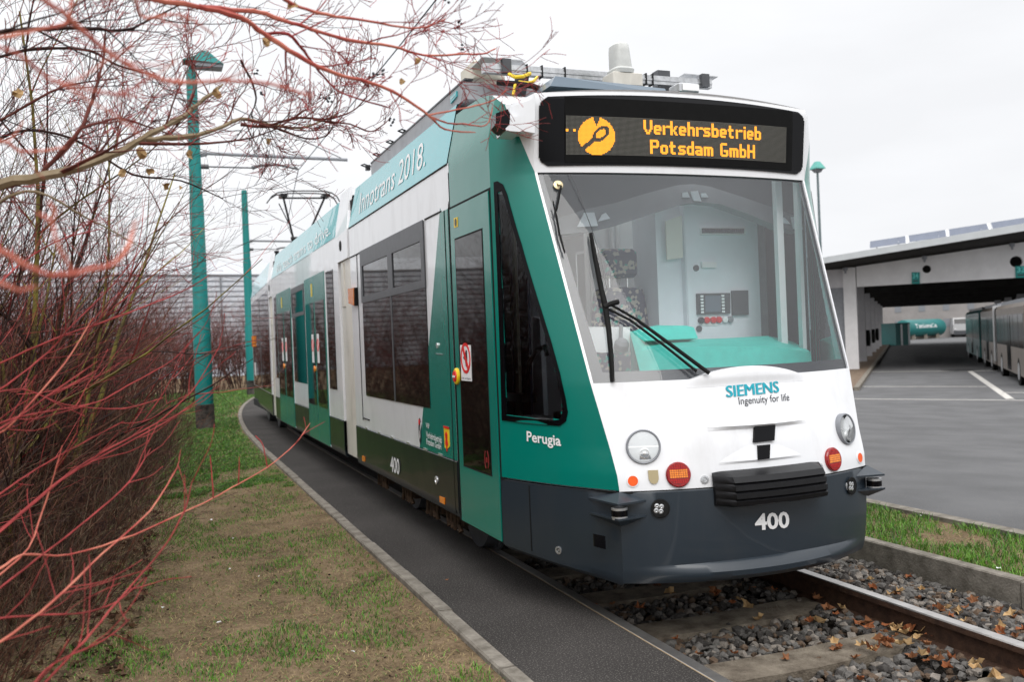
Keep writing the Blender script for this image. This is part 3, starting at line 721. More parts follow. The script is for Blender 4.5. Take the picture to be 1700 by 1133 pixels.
p = Vector(S(*(5.8594,1.3022))); b = MB(); b.lathe([(.055, .006), (.055, .02), (.047, .026), (0, .026)], p, (-1, 0, 0), 24); o = b.build('door_button', M['yellow'], door, True)
b = MB(); b.lathe([(.038, .024), (.036, .032), (0, .034)], p, (-1, 0, 0), 24); b.build('red_disc', M['redpaint'], o, True)
b = MB(); c = (p.y, p.z); b.sheet([(c[0] - .024, c[1] - .007), (c[0] + .024, c[1] - .007), (c[0] + .024, c[1] + .007), (c[0] - .024, c[1] + .007)], S, .037, .003); b.build('white_bar', M['lettering'], o)
b = MB(); q = [(5.794,2.3448),(5.7163,2.342),(5.7181,2.2795),(5.7959,2.2816)]; b.sheet(q, S, .011, .002); o = b.build('yellow_sticker', M['yellow'], door); b = MB(); b.sheet(ell(((q[0][0] + q[2][0]) / 2, (q[0][1] + q[2][1]) / 2), .02, .025), S, .013, .002); b.build('pictogram', M['letter_black'], o)
b = MB(); c = (5.3265,0.8024); 
for a0 in (-1.1, 2.0): b.sheet([(c[0] + .04 * math.cos(t), c[1] + .065 * math.sin(t)) for t in fr(8, a0, a0 + 2.1)] + [(c[0] + .030 * math.cos(t), c[1] + .055 * math.sin(t)) for t in fr(8, a0 + 2.1, a0)], S, .013, .002)
b.sheet([(c[0] - .012, c[1] - .015), (c[0] + .012, c[1] - .015), (c[0] + .012, c[1] + .015), (c[0] - .012, c[1] + .015)], S, .013, .002); b.build('red_pictogram', mat('dim_red_print', (.22, .012, .012), .5), door)
# same door, plainer, on the far side
b = MB(); b.sheet([(5.95, .33), (5.10, .33), (5.10, 2.432), (5.95, 2.432)], S2, .001, .004); b.build('door_gap', M['rubber'], tram)
b = MB(); b.sheet([(5.89, .34), (5.125, .34), (5.125, 2.415), (5.89, 2.415)], S2, .008, .008); o = b.build('cab_door', M['teal'], tram); b = MB(); b.sheet([(gy0, gz0), (gy1, gz0), (gy1, gz1), (gy0, gz1)], S2, .011, .004); b.build('door_window', M['sideblack'], o)

# middle car
car2 = car(10.02, 16.2); skirt(10.02, 16.2, car2); bn = band(10.12, 16.2, car2)
lettering('We teach trams to drive.', S, *[(15.5151,2.7561),(10.4597,2.8057),(15.7598,2.9261)], .008, M['lettering'], bn, .0)
def sidewin(y0, y1, body, fn, top=2.40, tilt=False):
    b = MB(); b.sheet([(y0, 1.05), (y1, 1.05), (y1, top), (y0, top)], fn, .006, .01); w = b.build('side_window', M['sideblack'], body)
    if tilt: b = MB(); b.sheet([(y0, 1.98), (y1, 1.98), (y1, top), (y0, top)], fn, .012, .006, 0, [[(y0 + .05, 2.03), (y1 - .05, 2.03), (y1 - .05, top - .08), (y0 + .05, top - .08)]]); b.build('frame', M['darkgrey'], w)
def ddoor(ya, yb, body, fn):
    b = MB(); b.sheet([(ya - .03, .36), (yb + .03, .36), (yb + .03, 2.47), (ya - .03, 2.47)], fn, .003, .004); fr_ = b.build('door_frame', M['white'], body)
    ym = (ya + yb) / 2
    for p0, p1 in ((ya, ym - .008), (ym + .008, yb)):
        b = MB(); b.sheet([(p0, .36), (p1, .36), (p1, 2.43), (p0, 2.43)], fn, .010, .006); d = b.build('door_leaf', M['teal'], fr_)
        b = MB(); b.sheet([(p0 + .06, .80), (p1 - .06, .80), (p1 - .06, 2.10), (p0 + .06, 2.10)], fn, .013, .004); b.build('door_window', M['sideblack'], fr_)
        b = MB(); yc = p1 - .20 if p0 == ya else p0 + .20
        b.sheet([(yc - .075, 1.34), (yc + .075, 1.34), (yc + .075, 1.70), (yc - .075, 1.70)], fn, .015, .002); s_ = b.build('sticker', M['lettering'], fr_)
        b = MB(); b.sheet(ell((yc, 1.56), .08, .08), fn, .017, .002, 0, [ell((yc, 1.56), .06, .06)]); b.sheet([(yc + .05, 1.60), (yc + .035, 1.615), (yc - .05, 1.52), (yc - .035, 1.505)], fn, .017, .002); b.build('red_print', M['redpaint'], fr_)
    b = MB(); b.lathe([(.04, .008), (.04, .03), (0, .03)], Vector(fn(ym + .1, 1.26)), (-1, 0, 0), 16); b.build('door_button', M['amber'], fr_, True)
    b = MB(); b.sheet([(ym + .12, 2.18), (ym + .20, 2.18), (ym + .20, 2.34), (ym + .12, 2.34)], fn, .013, .002); b.build('yellow_sticker', M['yellow'], fr_)
    return fr_
DQ = [(10.9132,1.3654),(12.4567,1.3542),(13.8641,1.3439),(15.5677,1.3314)]
for fn in (S, S2):
    sidewin(10.35, DQ[0][0] - .12, car2, fn); ddoor(DQ[0][0], DQ[1][0], car2, fn); sidewin(DQ[1][0] + .1, DQ[2][0] - .1, car2, fn, 2.40, True); ddoor(DQ[2][0], DQ[3][0], car2, fn); sidewin(DQ[3][0] + .1, 15.95, car2, fn)
# rain cover over the articulation: white corner piece with its black hole, cream pillar
def joint(ya, yb):
    b = MB(); b.box((1.93, ya + .02, .36), (4.07, yb - .02, 3.05)); o = b.build('bellows', M['rubber'], tram)
    for sx in (0, 1):
        X = (lambda x: x) if not sx else (lambda x: 6 - x); b = MB()
        b.box((X(1.875), ya + .07, .37), (X(1.96), yb - .05, 2.44), 0, None, .012)
        b.box((X(1.863), yb - .28, 1.95), (X(1.90), yb - .14, 2.42), 0, None, .01)
        b.build('pillar_cover', M['cream'], o, True)
    for fn in (S, S2):
        b = MB(); b.sheet([(yb + .03, 2.44), (ya + .08, 2.44), (ya + .08, 2.74), (ya + .22, 2.95), (ya + .25, 3.2), (yb + .12, 3.2), (yb + .12, 2.7)], fn, .007, .03); b.build('corner_cover', M['white'], o)
    b = MB(); b.lathe([(.055, .0), (.055, .012), (0, .012)], Vector(S(yb - .22, 2.60)), (-1, 0, 0), 20); b.build('hole', M['rubber'], o)
joint(9.35, 10.02); 
# third car follows the bend, built straight and then swung a little
def swing(o, ang, piv):
    for ob in [o] + list(o.children_recursive):
        me = ob.data; off = tram.location; T_ = Matrix.Translation(Vector(piv) - Vector(off)) @ Matrix.Rotation(ang, 4, 'Z') @ Matrix.Translation(Vector(off) - Vector(piv)); me.transform(T_)
joint(16.2, 16.75)
car3 = car(16.75, 22.4); skirt(16.75, 22.4, car3); band(16.75, 22.4, car3)
for fn in (S, S2):
    b = MB(); b.sheet([(17.0, .74), (22.2, .74), (22.2, 2.6), (17.0, 2.6)], fn, .004, .008); o = b.build('side_window', M['sideblack'], car3)
    b = MB(); b.sheet([(19.4, .75), (19.5, .75), (19.5, 2.55), (19.4, 2.55)], fn, .007, .004); b.build('mullion', M['darkgrey'], o)
b = MB(); b.sheet([(21.6, 1.6), (21.9, 1.6), (21.9, 1.85), (21.6, 1.85)], S, .05, .05); b.build('turn_signal', M['amber'], car3)
b = MB(); b.sheet([(21.3, .95), (21.7, .95), (21.7, 1.25), (21.3, 1.25)], S, .012, .003); b.build('notice_sticker', M['lettering'], car3)
swing(car3, R(-2.2), (3, 16.5, 0))
# ---- underframe, bogies, wheels
b = MB()
for y0, y1 in ((5.0, 9.3), (10.1, 16.1), (16.9, 22.0)): b.box((2.02, y0, .28), (3.98, y1, .42))
b.face([(2.15, 4.45, .26), (3.85, 4.45, .26), (3.98, 5.1, .3), (2.02, 5.1, .3)])
uf = b.build('underframe', M['interior'], tram)
for yc in (7.4, 19.4):
    b = MB(); b.box((2.3, yc - 1.2, .16), (2.48, yc + 1.2, .36)); b.box((3.52, yc - 1.2, .16), (3.7, yc + 1.2, .36)); b.box((2.3, yc - .2, .18), (3.7, yc + .2, .34)); bg = b.build('bogie', M['interior'], tram)
    for yy in (yc - .9, yc + .9):
        for x in (2.22, 3.78):
            b = MB(); b.lathe([(0, -.06), (.29, -.06), (.30, .04), (.33, .045), (.33, .07), (0, .07)], (x, yy, .30), (1 if x < 3 else -1, 0, 0), 28); b.build('wheel', M['darkgrey'], bg, True)
RUST = mat('rusty_iron', (.07, .042, .025), .8, col2=(.022, .015, .01), scale=30)
rng = random.Random(4)
for px in (8.55, 7.62, 6.85, 6.32):
    b = MB()
    for k in range(4):
        y = px + (k - 1.5) * .09; b.tube([(1.93, y, .34), (1.925, y + rng.uniform(-.02, .02), .25), (1.93, y + rng.uniform(-.03, .03), .20)], [.018, .014, .02], 6)
    b.box((1.95, px - .16, .24), (2.05, px + .16, .34)); b.build('bogie_fitting', RUST, tram)

# ---- cab interior
b = MB(); b.box((1.95, 5.2, .30), (4.05, 9.3, .46)); b.box((2.4, 4.5, .32), (3.6, 5.2, .46)); cabf = b.build('cab_floor', M['interior'], tram)
wy = 5.55
xl, xr = (2.893,5.88,1.781)[0], (4.014,5.5,1.736)[0]
xp = (3.493,5.88,1.768)[0]; xa = (3.217,5.55,1.756)[0]; xb = (3.41,5.5,1.749)[0]
b = MB(); b.box((xl, 5.88, .46), (xp, 5.93, 2.7)); part_w = b.build('partition', M['cablight'], tram)
b = MB(); b.box((xa, wy + .0, .46), (xb, wy + .6, 2.7)); b.box((xb, wy - .05, .46), (xr, wy + .6, 2.7)); b.box((xb + .005, wy - .058, .6), (xb + .03, wy - .05, 2.65)); cab_ = b.build('equipment_cabinet', M['cabgrey'], tram)
b = MB(); b.box((xr, wy + .0, .46), (xr + .10, wy + .1, 2.7)); b.build('cabinet_post', M['midgrey'], cab_)
YP = lambda o: (lambda x, z, q=0.: (x, wy - .05 - q - o, z))
def onwall(pts, m, name, parent, o=.006, th=.012):
    b = MB(); b.sheet([(p[0], p[2]) for p in pts], lambda x, z, q: (x, wy - .05 - q, z), o, th); return b.build(name, m, parent)
mon = onwall([(3.485,5.5,1.798), (3.752,5.5,1.797), (3.748,5.5,1.653), (3.483,5.5,1.652)], M['darkgrey'], 'monitor', cab_, .02, .04)
onwall([(3.547,5.5,1.78), (3.674,5.5,1.779), (3.669,5.5,1.668), (3.542,5.5,1.669)], mat('switched_off_screen', (.16, .18, .22), .2), 'screen', mon, .023, .004)
for k in range(2):
    for j in range(6): onwall([((3.508,5.5,1.776)[0] + k * .17 + a, 0, (3.508,5.5,1.776)[2] - .005 - j * .022 + c) for a, c in ((0, 0), (.022, 0), (.022, .014), (0, .014))], M['cablight'], 'key', mon, .024, .004)
onwall([(3.77,5.5,1.813), (3.903,5.5,1.813), (3.9,5.5,1.64), (3.769,5.5,1.64)], M['darkgrey'], 'radio_panel', cab_, .02, .04)
brk = onwall([(3.535,5.5,2.254), (3.899,5.5,2.259), (3.899,5.5,2.203), (3.535,5.5,2.204)], M['lettering'], 'breaker_row', cab_, .02, .04)
onwall([(3.533,5.5,2.016), (3.651,5.5,2.015), (3.649,5.5,1.975), (3.532,5.5,1.976)], M['lettering'], 'breaker_row', cab_, .02, .04)
xx0, xx1, zz = (3.544,5.5,2.235)[0], (3.87,5.5,2.237)[0], (3.544,5.5,2.235)[2]
b = MB()
for k in range(18): x = xx0 + (xx1 - xx0) * k / 17; b.box((x - .004, wy - .09, zz - .02), (x + .004, wy - .069, zz + .012))
b.build('toggle', M['letter_black'], brk)
onwall([(3.269,5.5,2.3), (3.397,5.5,2.338), (3.393,5.5,2.048), (3.269,5.5,2.034)], mat('paper_notice', (.78, .76, .68), .8), 'paper_notice', cab_, .001, .01)
for px, m in ((1161, M['letter_black']), (1172, M['redpaint']), (1185, M['redpaint']), (1196, M['redpaint']), (1208, M['cablight']), (1219, M['midgrey'])):
    p = (3.558,5.5,1.612); x = p[0] + (px - 1172) * .0041; b = MB(); b.lathe([(.022, 0), (.022, .02), (0, .024)], (x, wy - .05, p[2]), (0, -1, 0), 14); b.build('push_button', m, cab_, True)
for q in ([(3.531,5.5,1.64), (3.643,5.5,1.637), (3.642,5.5,1.624), (3.53,5.5,1.627)], [(3.523,5.5,1.59), (3.65,5.5,1.586), (3.65,5.5,1.571), (3.523,5.5,1.575)]): onwall(q, M['lettering'], 'label_strip', cab_, .004, .01)
for c in ((3.493,5.5,1.975), (3.497,5.5,1.555)): b = MB(); b.lathe([(.022, 0), (.022, .01), (0, .01)], (c[0], wy - .05, c[2]), (0, -1, 0), 14); b.build('lock', M['darkgrey'], cab_, True)
# posts and white jamb on the right, vertical bars by the open saloon on the left
b = MB(); x = (3.866,5.1,1.918)[0]; b.box((x, 5.08, .5), (x + .05, 5.12, 2.55)); b.build('door_jamb', M['cablight'], tram); b = MB(); x = (3.918,4.95,1.905)[0]; b.box((x, 4.93, .5), (x + .03, 4.97, 2.5)); b.build('door_jamb', M['cablight'], tram)
b = MB()
for x, y_, z_ in [(3.001,6.2,2.02),(3.03,5.84,1.989),(3.078,5.84,1.989)]: b.cyl((x, y_, .5), (x, y_, 2.6), .018)
b.build('grab_pole', M['cablight'], tram)
# saloon lining seen through the cab, cab ceiling, arched header with pale switch plates
b = MB(); b.box((1.95, 6.1, 2.56), (4.05, 9.2, 2.64)); ceil_ = b.build('cab_ceiling', M['cablight'], tram)
up_ = [(2.21,5.25,2.357), (2.336,5.25,2.265), (2.537,5.25,2.328), (2.743,5.25,2.369), (2.972,5.25,2.435), (3.212,5.25,2.495), (3.336,5.25,2.506), (3.461,5.25,2.492), (3.71,5.25,2.429), (3.975,5.25,2.355), (4.274,5.25,2.267)]
lo_ = [(2.201,5.25,2.153), (2.348,5.25,2.168), (2.531,5.25,2.184), (2.736,5.25,2.227), (2.966,5.25,2.295), (3.239,5.25,2.373), (3.354,5.25,2.382), (3.498,5.25,2.373), (3.728,5.25,2.307), (4.003,5.25,2.211), (4.284,5.25,2.162), (4.335,5.25,2.153)]
b = MB()
for i in range(len(up_) - 1): b.loft([[(p[0], 5.25, p[2]), (p[0], 5.25, 2.86), (p[0], 5.29, 2.86), (p[0], 5.29, p[2])] for p in (up_[i], up_[i + 1])], 0, True, True)
hd = b.build('cab_header', M['ceiling'], tram)
b = MB()
for i in range(len(up_) - 1): b.loft([[(lo_[j][0], 5.19, lo_[j][2]), (up_[j][0], 5.24, up_[j][2] + .004), (up_[j][0], 5.30, up_[j][2]), (lo_[j][0], 5.30, lo_[j][2])] for j in (i, i + 1)], 0, True, True)
arc = b.build('arched_trim', mat('arched_trim_grey', (.20, .21, .225), .5, var=.08, scale=10), hd)
def plate(pts): b = MB(); b.sheet([(p[0], p[2]) for p in pts], lambda x, z, q: (x, 5.19 + (z - 2.2) * .12 - .02 - q, z), .004, .01); b.build('switch_plate', M['cabgrey'], arc)
for q in ([(2.5,5.2,2.301), (2.571,5.2,2.304), (2.588,5.2,2.219), (2.446,5.2,2.211)], [(2.625,5.2,2.292), (2.651,5.2,2.303), (2.678,5.2,2.266), (2.593,5.2,2.246)], [(3.284,5.2,2.453), (3.34,5.2,2.458), (3.359,5.2,2.387), (3.3,5.2,2.39)], [(3.225,5.2,2.443), (3.261,5.2,2.448), (3.273,5.2,2.413), (3.219,5.2,2.412)], [(3.362,5.2,2.442), (3.399,5.2,2.443), (3.416,5.2,2.416), (3.365,5.2,2.415)], [(4.058,5.2,2.291), (4.109,5.2,2.292), (4.165,5.2,2.201), (4.069,5.2,2.209)], [(3.974,5.2,2.29), (4.004,5.2,2.286), (4.046,5.2,2.242), (3.977,5.2,2.249)]): plate(q)
# teal dashboard with instrument hood
b = MB()
fL = [(2.574,4.78,1.543), (2.648,4.78,1.434), (2.827,4.78,1.448), (3.205,4.78,1.44), (3.6,4.78,1.417), (3.855,4.78,1.373)]
bk = [(2.871,5.3,1.548), (2.98,5.3,1.505), (3.137,5.3,1.487), (3.556,5.3,1.483), (3.921,5.3,1.487), (4.135,5.3,1.437)]
rings = []
for p, q in zip(fL, bk): rings.append([(p[0] + (.12 if p is fL[0] else 0), p[1] - .06, .9), p, lerp(p, q, .12)[:2] + (p[2] + .012,), q, (q[0], q[1] + .05, .9)])
b.loft(rings, 0, False, False); b.face(rings[-1]); b.face(rings[0]); dash = b.build('dashboard', M['dash'], tram, True)
b = MB(); h = [(2.696,5.0,1.543), (2.804,5.05,1.57), (2.936,5.1,1.585), (3.167,5.12,1.576), (3.22,5.12,1.563), (3.204,5.05,1.492), (2.762,4.95,1.492)]
b.loft([h, [(x, y + .22, z - .03) for x, y, z in h]], 0, True, True); b.build('instrument_hood', M['dash'], dash)
b = MB(); q = [(2.402,5.0,1.59), (2.694,5.0,1.58), (2.687,5.0,1.419), (2.427,5.0,1.437)]; b.loft([q, [(x, y + .02, z) for x, y, z in q]], 0, True, True); b.build('side_console', M['cablight'], tram)
b = MB(); q = (2.597,4.95,1.48); b.lathe([(.045, 0), (.045, .04), (.03, .06), (0, .06)], (q[0], q[1], q[2] - .03), (0, -.6, 1), 16); b.tube([q, (q[0] + .01, q[1], q[2] + .12)], .012, 6); b.build('control_lever', M['midgrey'], dash, True)
# driver's seat
sp_ = (2.992,5.7,2.028); sb_ = (3.024,5.7,1.685)
b = MB(); b.box((-.145, -.05, -.10), (.145, .05, .10), 0, lambda x, y, z: (sp_[0] + x, 5.7 + y, sp_[2] + z), .05); seat = b.build('driver_seat', M['seat'], tram, True)
b = MB()
def sb(w, z): return [(sb_[0] - .02 + w * math.cos(t), 5.72 + .09 * math.sin(t), z) for t in [2 * math.pi * k / 16 for k in range(16)]]
b.loft([sb(.27, .95), sb(.27, 1.2), sb(.235, 1.5), sb(.20, 1.80), sb(.18, 1.85), sb(.10, 1.86)], 0, True, True); b.box((sb_[0] - .27, 5.25, .86), (sb_[0] + .25, 5.75, .98), 0, None, .05); b.build('backrest', M['seat'], seat, True)
b = MB(); 
for dx in (-.07, .07): b.cyl((sp_[0] + dx, 5.7, sp_[2] - .22), (sp_[0] + dx, 5.7, sp_[2]), .010)
b.build('headrest_post', M['bright'], seat)
b = MB(); b.cyl((sb_[0], 5.5, .46), (sb_[0], 5.5, .9), .12); b.build('pedestal', M['black'], seat)
# curtain, beige strip and black mirror arm behind the triangular window
def curtain(q, m, name, th=.02):
    b = MB(); b.loft([[(x, y, z) for x, y, z in q], [(x + th, y + .01, z) for x, y, z in q]], 0, True, True); return b.build(name, m, tram)
curtain([(2.12,5.616,2.45), (2.12,5.488,2.315), (2.12,5.555,1.043), (2.12,5.733,1.032)], M['navy'], 'curtain')
curtain([(2.14,5.53,2.313), (2.14,5.47,2.267), (2.14,5.478,1.047), (2.14,5.596,1.039)], M['beige'], 'curtain_strip')
curtain([(2.16,5.467,2.19), (2.16,5.323,1.993), (2.16,5.343,1.054), (2.16,5.487,1.045)], M['navy'], 'curtain')
b = MB(); b.tube([(2.13,5.348,1.161), (2.13,5.313,1.301), (2.12,5.229,1.395), (2.11,5.083,1.461), (2.1,4.947,1.482), (2.12,4.963,1.432)], .016, 8); b.box((2.1,5.639,1.189), (2.22,5.352,1.132), 0, None, .01); b.build('mirror_arm', M['black'], tram, True)
b = MB(); q = [(2.2,5.356,1.674), (2.2,5.241,1.651), (2.2,5.235,1.058), (2.2,5.402,1.048)]; b.loft([q, [(x + .03, y, z) for x, y, z in q]], 0, True, True); b.build('door_post', M['midgrey'], tram)

# ---- roof equipment
b = MB(); b.box((1.97, 5.80, 3.14), (4.03, 5.86, 3.25)); b.box((1.98, 5.86, 3.14), (2.04, 8.75, 3.275)); b.box((3.96, 5.86, 3.14), (4.02, 8.75, 3.275)); b.box((2.3, 6.1, 3.15), (3.7, 8.6, 3.27)); rt = b.build('roof_trough', M['roofgrey'], tram)
b = MB(); b.box((1.975, 5.83, 3.275), (2.035, 8.75, 3.287)); b.build('trough_lip', M['darkgrey'], rt)
for q in [(1.99,7.434,3.348),(1.99,7.859,3.305),(1.99,8.404,3.261),(1.99,8.933,3.242)]:
    b = MB(); x, y, z = 2.0, q[1], 3.285; b.tube([(x + .02, y, z), (x - .05, y - .015, z + .02), (x - .06, y + .07, z + .025), (x + .0, y + .09, z + .01)], .007, 6); b.box((x - .01, y + .06, z - .02), (x + .03, y + .12, z + .03)); b.build('roof_latch', M['black'], rt, True)
b = MB(); q = [(1.97,6.149,3.196), (1.97,6.008,3.21), (1.97,6.003,3.246), (1.97,6.143,3.241)]; b.loft([q, [(x + .03, y, z) for x, y, z in q]], 0, True, True); o = b.build('maker_plate', M['band'], rt)
lettering('SIEMENS', lambda a, c, o_: (1.97 - o_, a, c), (q[0][1] - .02, q[0][2] + .03), (q[1][1] + .01, q[1][2] + .02), (q[0][1] - .02, q[3][2] - .025), .004, M['lettering'], o, .01)
yb_ = 5.62
L0, L1 = (2.058,5.62,3.301), (3.744,5.62,3.284)
b = MB(); b.box((L0[0] - .02, yb_, L0[2] - .030), (L1[0] + .02, yb_ + .05, L0[2] + .030)); b.box((L0[0] - .02, yb_ - .006, L0[2] - .006), (L1[0] + .02, yb_, L0[2] + .006)); beam_ = b.build('roof_beam', M['steel'], tram)
zB = L0[2]
b = MB()
for q in ([(2.025,5.602,3.36),(2.305,5.613,3.36),(2.396,5.742,3.36),(2.029,5.884,3.36)], [(3.546,5.632,3.36),(3.832,5.642,3.36),(3.842,5.797,3.36),(3.563,5.766,3.36)]):
    b.loft([q, [(x, y, z + .006) for x, y, z in q]], 0, True, True)
    xm = sum(p[0] for p in q) / 4; b.box((xm - .03, yb_ - .03, zB - .03), (xm + .03, yb_ + .01, 3.361), 1)
    b.build('sensor_plate', [M['steel'], M['darkgrey']], beam_); b = MB()
b = MB()
for x, y_, z_ in [(2.339,5.62,3.269),(2.447,5.62,3.276),(2.613,5.62,3.287),(3.229,5.62,3.327),(3.281,5.62,3.331)]: b.box((x - .004, yb_ - .01, zB - .04), (x + .004, yb_ + .055, zB + .04))
b.build('cable_tie', M['black'], beam_)
b = MB()
for x in ((2.306,5.7,3.269)[0], (3.383,5.7,3.296)[0]): b = MB(); b.loft([[(x - .04, yb_, zB - .03), (x + .05, yb_, zB - .03), (x + .05, yb_ + .04, zB - .03), (x - .04, yb_ + .04, zB - .03)], [(x - .02, yb_ + .05, 3.12), (x + .03, yb_ + .05, 3.12), (x + .03, yb_ + .1, 3.12), (x - .02, yb_ + .1, 3.12)]], 0, True, True); b.build('beam_bracket', M['darkgrey'], beam_)
b = MB(); x = (3.41,5.7,3.34)[0]; b.box((x - .05, yb_ + .06, zB - .03), (x + .05, yb_ + .14, zB + .09)); b.build('junction_box', M['darkgrey'], beam_)
b = MB()
b.tube([(2.183,5.55,3.247), (2.204,5.5,3.215), (2.259,5.5,3.222), (2.331,5.55,3.261)], .012, 8); b.tube([(2.381,5.55,3.24), (2.333,5.5,3.196), (2.291,5.5,3.182), (2.232,5.5,3.186), (2.202,5.5,3.161), (2.187,5.5,3.098)], .010, 8); b.build('yellow_cable', M['yellow'], beam_, True)
b = MB(); b.tube([(2.121,5.6,3.202), (2.223,5.5,3.173), (2.285,5.4,3.135), (2.311,5.3,3.079)], .018, 8); b.build('black_hose', M['rubber'], beam_, True)
b = MB(); q0, q1 = (2.051,6.0,3.295), (2.276,6.0,3.402); b.box((q0[0], 5.85, q0[2]), (q1[0], 6.15, q1[2] + .02), 0, None, .015); b.build('cream_box', mat('cream_plastic', (.72, .69, .58), .5, var=.05, scale=8), tram, True)
# white aerial housing on its grey foot
q = (2.899,5.35,3.143); qt = (2.895,5.35,3.434); qw = ((3.008,5.35,3.177)[0] - (2.791,5.35,3.164)[0]) / 2
b = MB(); b.box((q[0] - qw, 5.27, q[2] + .0), (q[0] + qw, 5.43, q[2] + .085), 0, None, .01); o = b.build('aerial', M['cream'], tram, True)
def aer(w, d, z, dx): return [(q[0] - .012 + dx + w * math.copysign(abs(math.cos(t)) ** .6, math.cos(t)), 5.35 + d * math.copysign(abs(math.sin(t)) ** .6, math.sin(t)), z) for t in [2 * math.pi * k / 24 for k in range(24)]]
zt = qt[2]; b = MB(); b.loft([aer(.072, .085, q[2] + .085, 0), aer(.075, .09, q[2] + .11, 0), aer(.064, .075, q[2] + .125, .002), aer(.058, .07, zt - .06, -.006), aer(.055, .065, zt - .02, -.006), aer(.04, .05, zt - .003, -.003), aer(.02, .02, zt, 0)], 0, True, True); b.build('radome', mat('aerial_plastic', (.52, .53, .51), .45, var=.08, scale=14), o, True)
b = MB(); q = (3.26,5.2,3.105); b.box((q[0] - .075, 5.12, q[2] - .025), (q[0] + .075, 5.26, q[2] + .035), 0, None, .012); o = b.build('roof_lamp', M['steel'], tram, True); b = MB(); b.box((q[0] - .055, 5.112, q[2] - .015), (q[0] + .065, 5.118, q[2] + .026)); b.build('lens', mat('white_lens', (.85, .85, .83), .15), o)
b = MB(); a_, c_ = (2.235,5.1,3.003), (3.334,5.1,3.032); b.loft([[(a_[0], 5.02, 3.03), (a_[0], 5.3, 3.03), (a_[0] + .05, 5.3, 3.10), (a_[0] + .05, 5.05, 3.10)], [(c_[0] - .3, 5.02, 3.03), (c_[0] - .3, 5.3, 3.03), (c_[0] - .3, 5.3, 3.09), (c_[0] - .3, 5.05, 3.07)]], 0, True, True); b.build('roof_hatch', mat('slate_paint', (.10, .14, .18), .35, coat=.3), tram)
# pantograph on the third car
py_ = 19.5
H1, H2 = (2.542,19.5,4.691), (3.411,19.5,4.707); KN = (2.716,19.5,3.818)
b = MB(); b.box((H1[0] - .2, py_ - .5, 3.2), (H2[0] + .2, py_ + 1.2, 3.34)); b.cyl((KN[0] - .3, py_ + .4, 3.34), (KN[0] - .3, py_ + .4, 3.6), .05); b.cyl((KN[0] + .5, py_ + .4, 3.34), (KN[0] + .5, py_ + .4, 3.6), .05); pan = b.build('pantograph', M['black'], tram)
b = MB(); b.tube([H1, (KN[0], py_, KN[2])], .022, 8); b.tube([H2, (3.097,19.5,4.046), (KN[0] + .48, py_, KN[2])], .022, 8); b.tube([(2.451,19.5,4.54), (KN[0] - .02, py_ + .05, KN[2] + .2)], .012, 6); b.tube([(2.541,19.5,4.654), (3.41,19.5,4.669)], .02, 6)
b.tube([(KN[0] - .05, py_, KN[2]), (KN[0] + .6, py_, KN[2])], .035, 8); b.tube([(KN[0], py_, KN[2]), (KN[0] + .2, py_ + .9, 3.4)], .045, 8); b.build('arm', M['black'], pan, True)
b = MB()
for dy in (-.15, .15):
    A = [(x, y + dy, z) for x, y, z in [(2.222,19.5,4.561),(2.298,19.5,4.662),(2.422,19.5,4.739),(2.668,19.5,4.775),(2.977,19.5,4.787),(3.289,19.5,4.787),(3.514,19.5,4.76),(3.625,19.5,4.686),(3.685,19.5,4.572)]]; b.tube(A, .014, 6)
b.box((H1[0] - .07, py_ - .18, H1[2] - .03), (H1[0] + .07, py_ + .18, H1[2] + .03)); b.box((H2[0] - .07, py_ - .18, H2[2] - .03), (H2[0] + .07, py_ + .18, H2[2] + .03)); b.build('collector_head', M['black'], pan, True)

# ================================================================ GROUND, TRACK, ROADS
rng = random.Random(11)
def kx(y):                        # kerb of the path beside the track; bends right in the distance
    d = max(0., y - 14); return 1.41 + .003 * d * d + .00012 * d ** 3
def yardz(x): return -.02 - .75 * min(1., max(0., (x - 6.2) / 13))
YS = [-14, -6, -2] + fr(32, 0, 16) + fr(28, 17, 46)
def strip(name, x0, x1, z, m, kind='structure', ys=YS, crown=0.):
    b = MB()
    b.grid(lambda i, y: (kx(y) + (x0 if i == 0 else x1), y, z), [0, 1], ys)
    o = b.build(name, m); o['kind'] = kind; return o
def asphalt(name, c, c2, grit=.5):
    m = mat(name, c, .88, bump=.5, bscale=260, spec=.25); nt = m.node_tree; p = nt.nodes['Principled BSDF']; tc = [n for n in nt.nodes if n.type == 'TEX_COORD'][0]
    n1 = nt.nodes.new('ShaderNodeTexNoise'); n1.inputs['Scale'].default_value = 1.1; n1.inputs['Detail'].default_value = 6
    n2 = nt.nodes.new('ShaderNodeTexNoise'); n2.inputs['Scale'].default_value = 120; n2.inputs['Detail'].default_value = 2
    mx = nt.nodes.new('ShaderNodeMix'); mx.data_type = 'RGBA'; r1 = nt.nodes.new('ShaderNodeValToRGB'); r1.color_ramp.elements[0].position = .35; r1.color_ramp.elements[1].position = .68
    r1.color_ramp.elements[0].color = tuple(c) + (1,); r1.color_ramp.elements[1].color = tuple(c2) + (1,)
    r2 = nt.nodes.new('ShaderNodeValToRGB'); r2.color_ramp.elements[0].position = .55; r2.color_ramp.elements[1].position = .75
    r2.color_ramp.elements[0].color = (0, 0, 0, 1); r2.color_ramp.elements[1].color = (grit, grit, grit, 1)
    mx.inputs['B'].default_value = (.26, .24, .22, 1)
    for nn in (n1, n2): nt.links.new(tc.outputs['Object'], nn.inputs['Vector'])
    nt.links.new(n1.outputs['Fac'], r1.inputs[0]); nt.links.new(n2.outputs['Fac'], r2.inputs[0]); nt.links.new(r2.outputs[0], mx.inputs['Factor']); nt.links.new(r1.outputs[0], mx.inputs['A']); nt.links.new(mx.outputs['Result'], p.inputs['Base Color'])
    return m
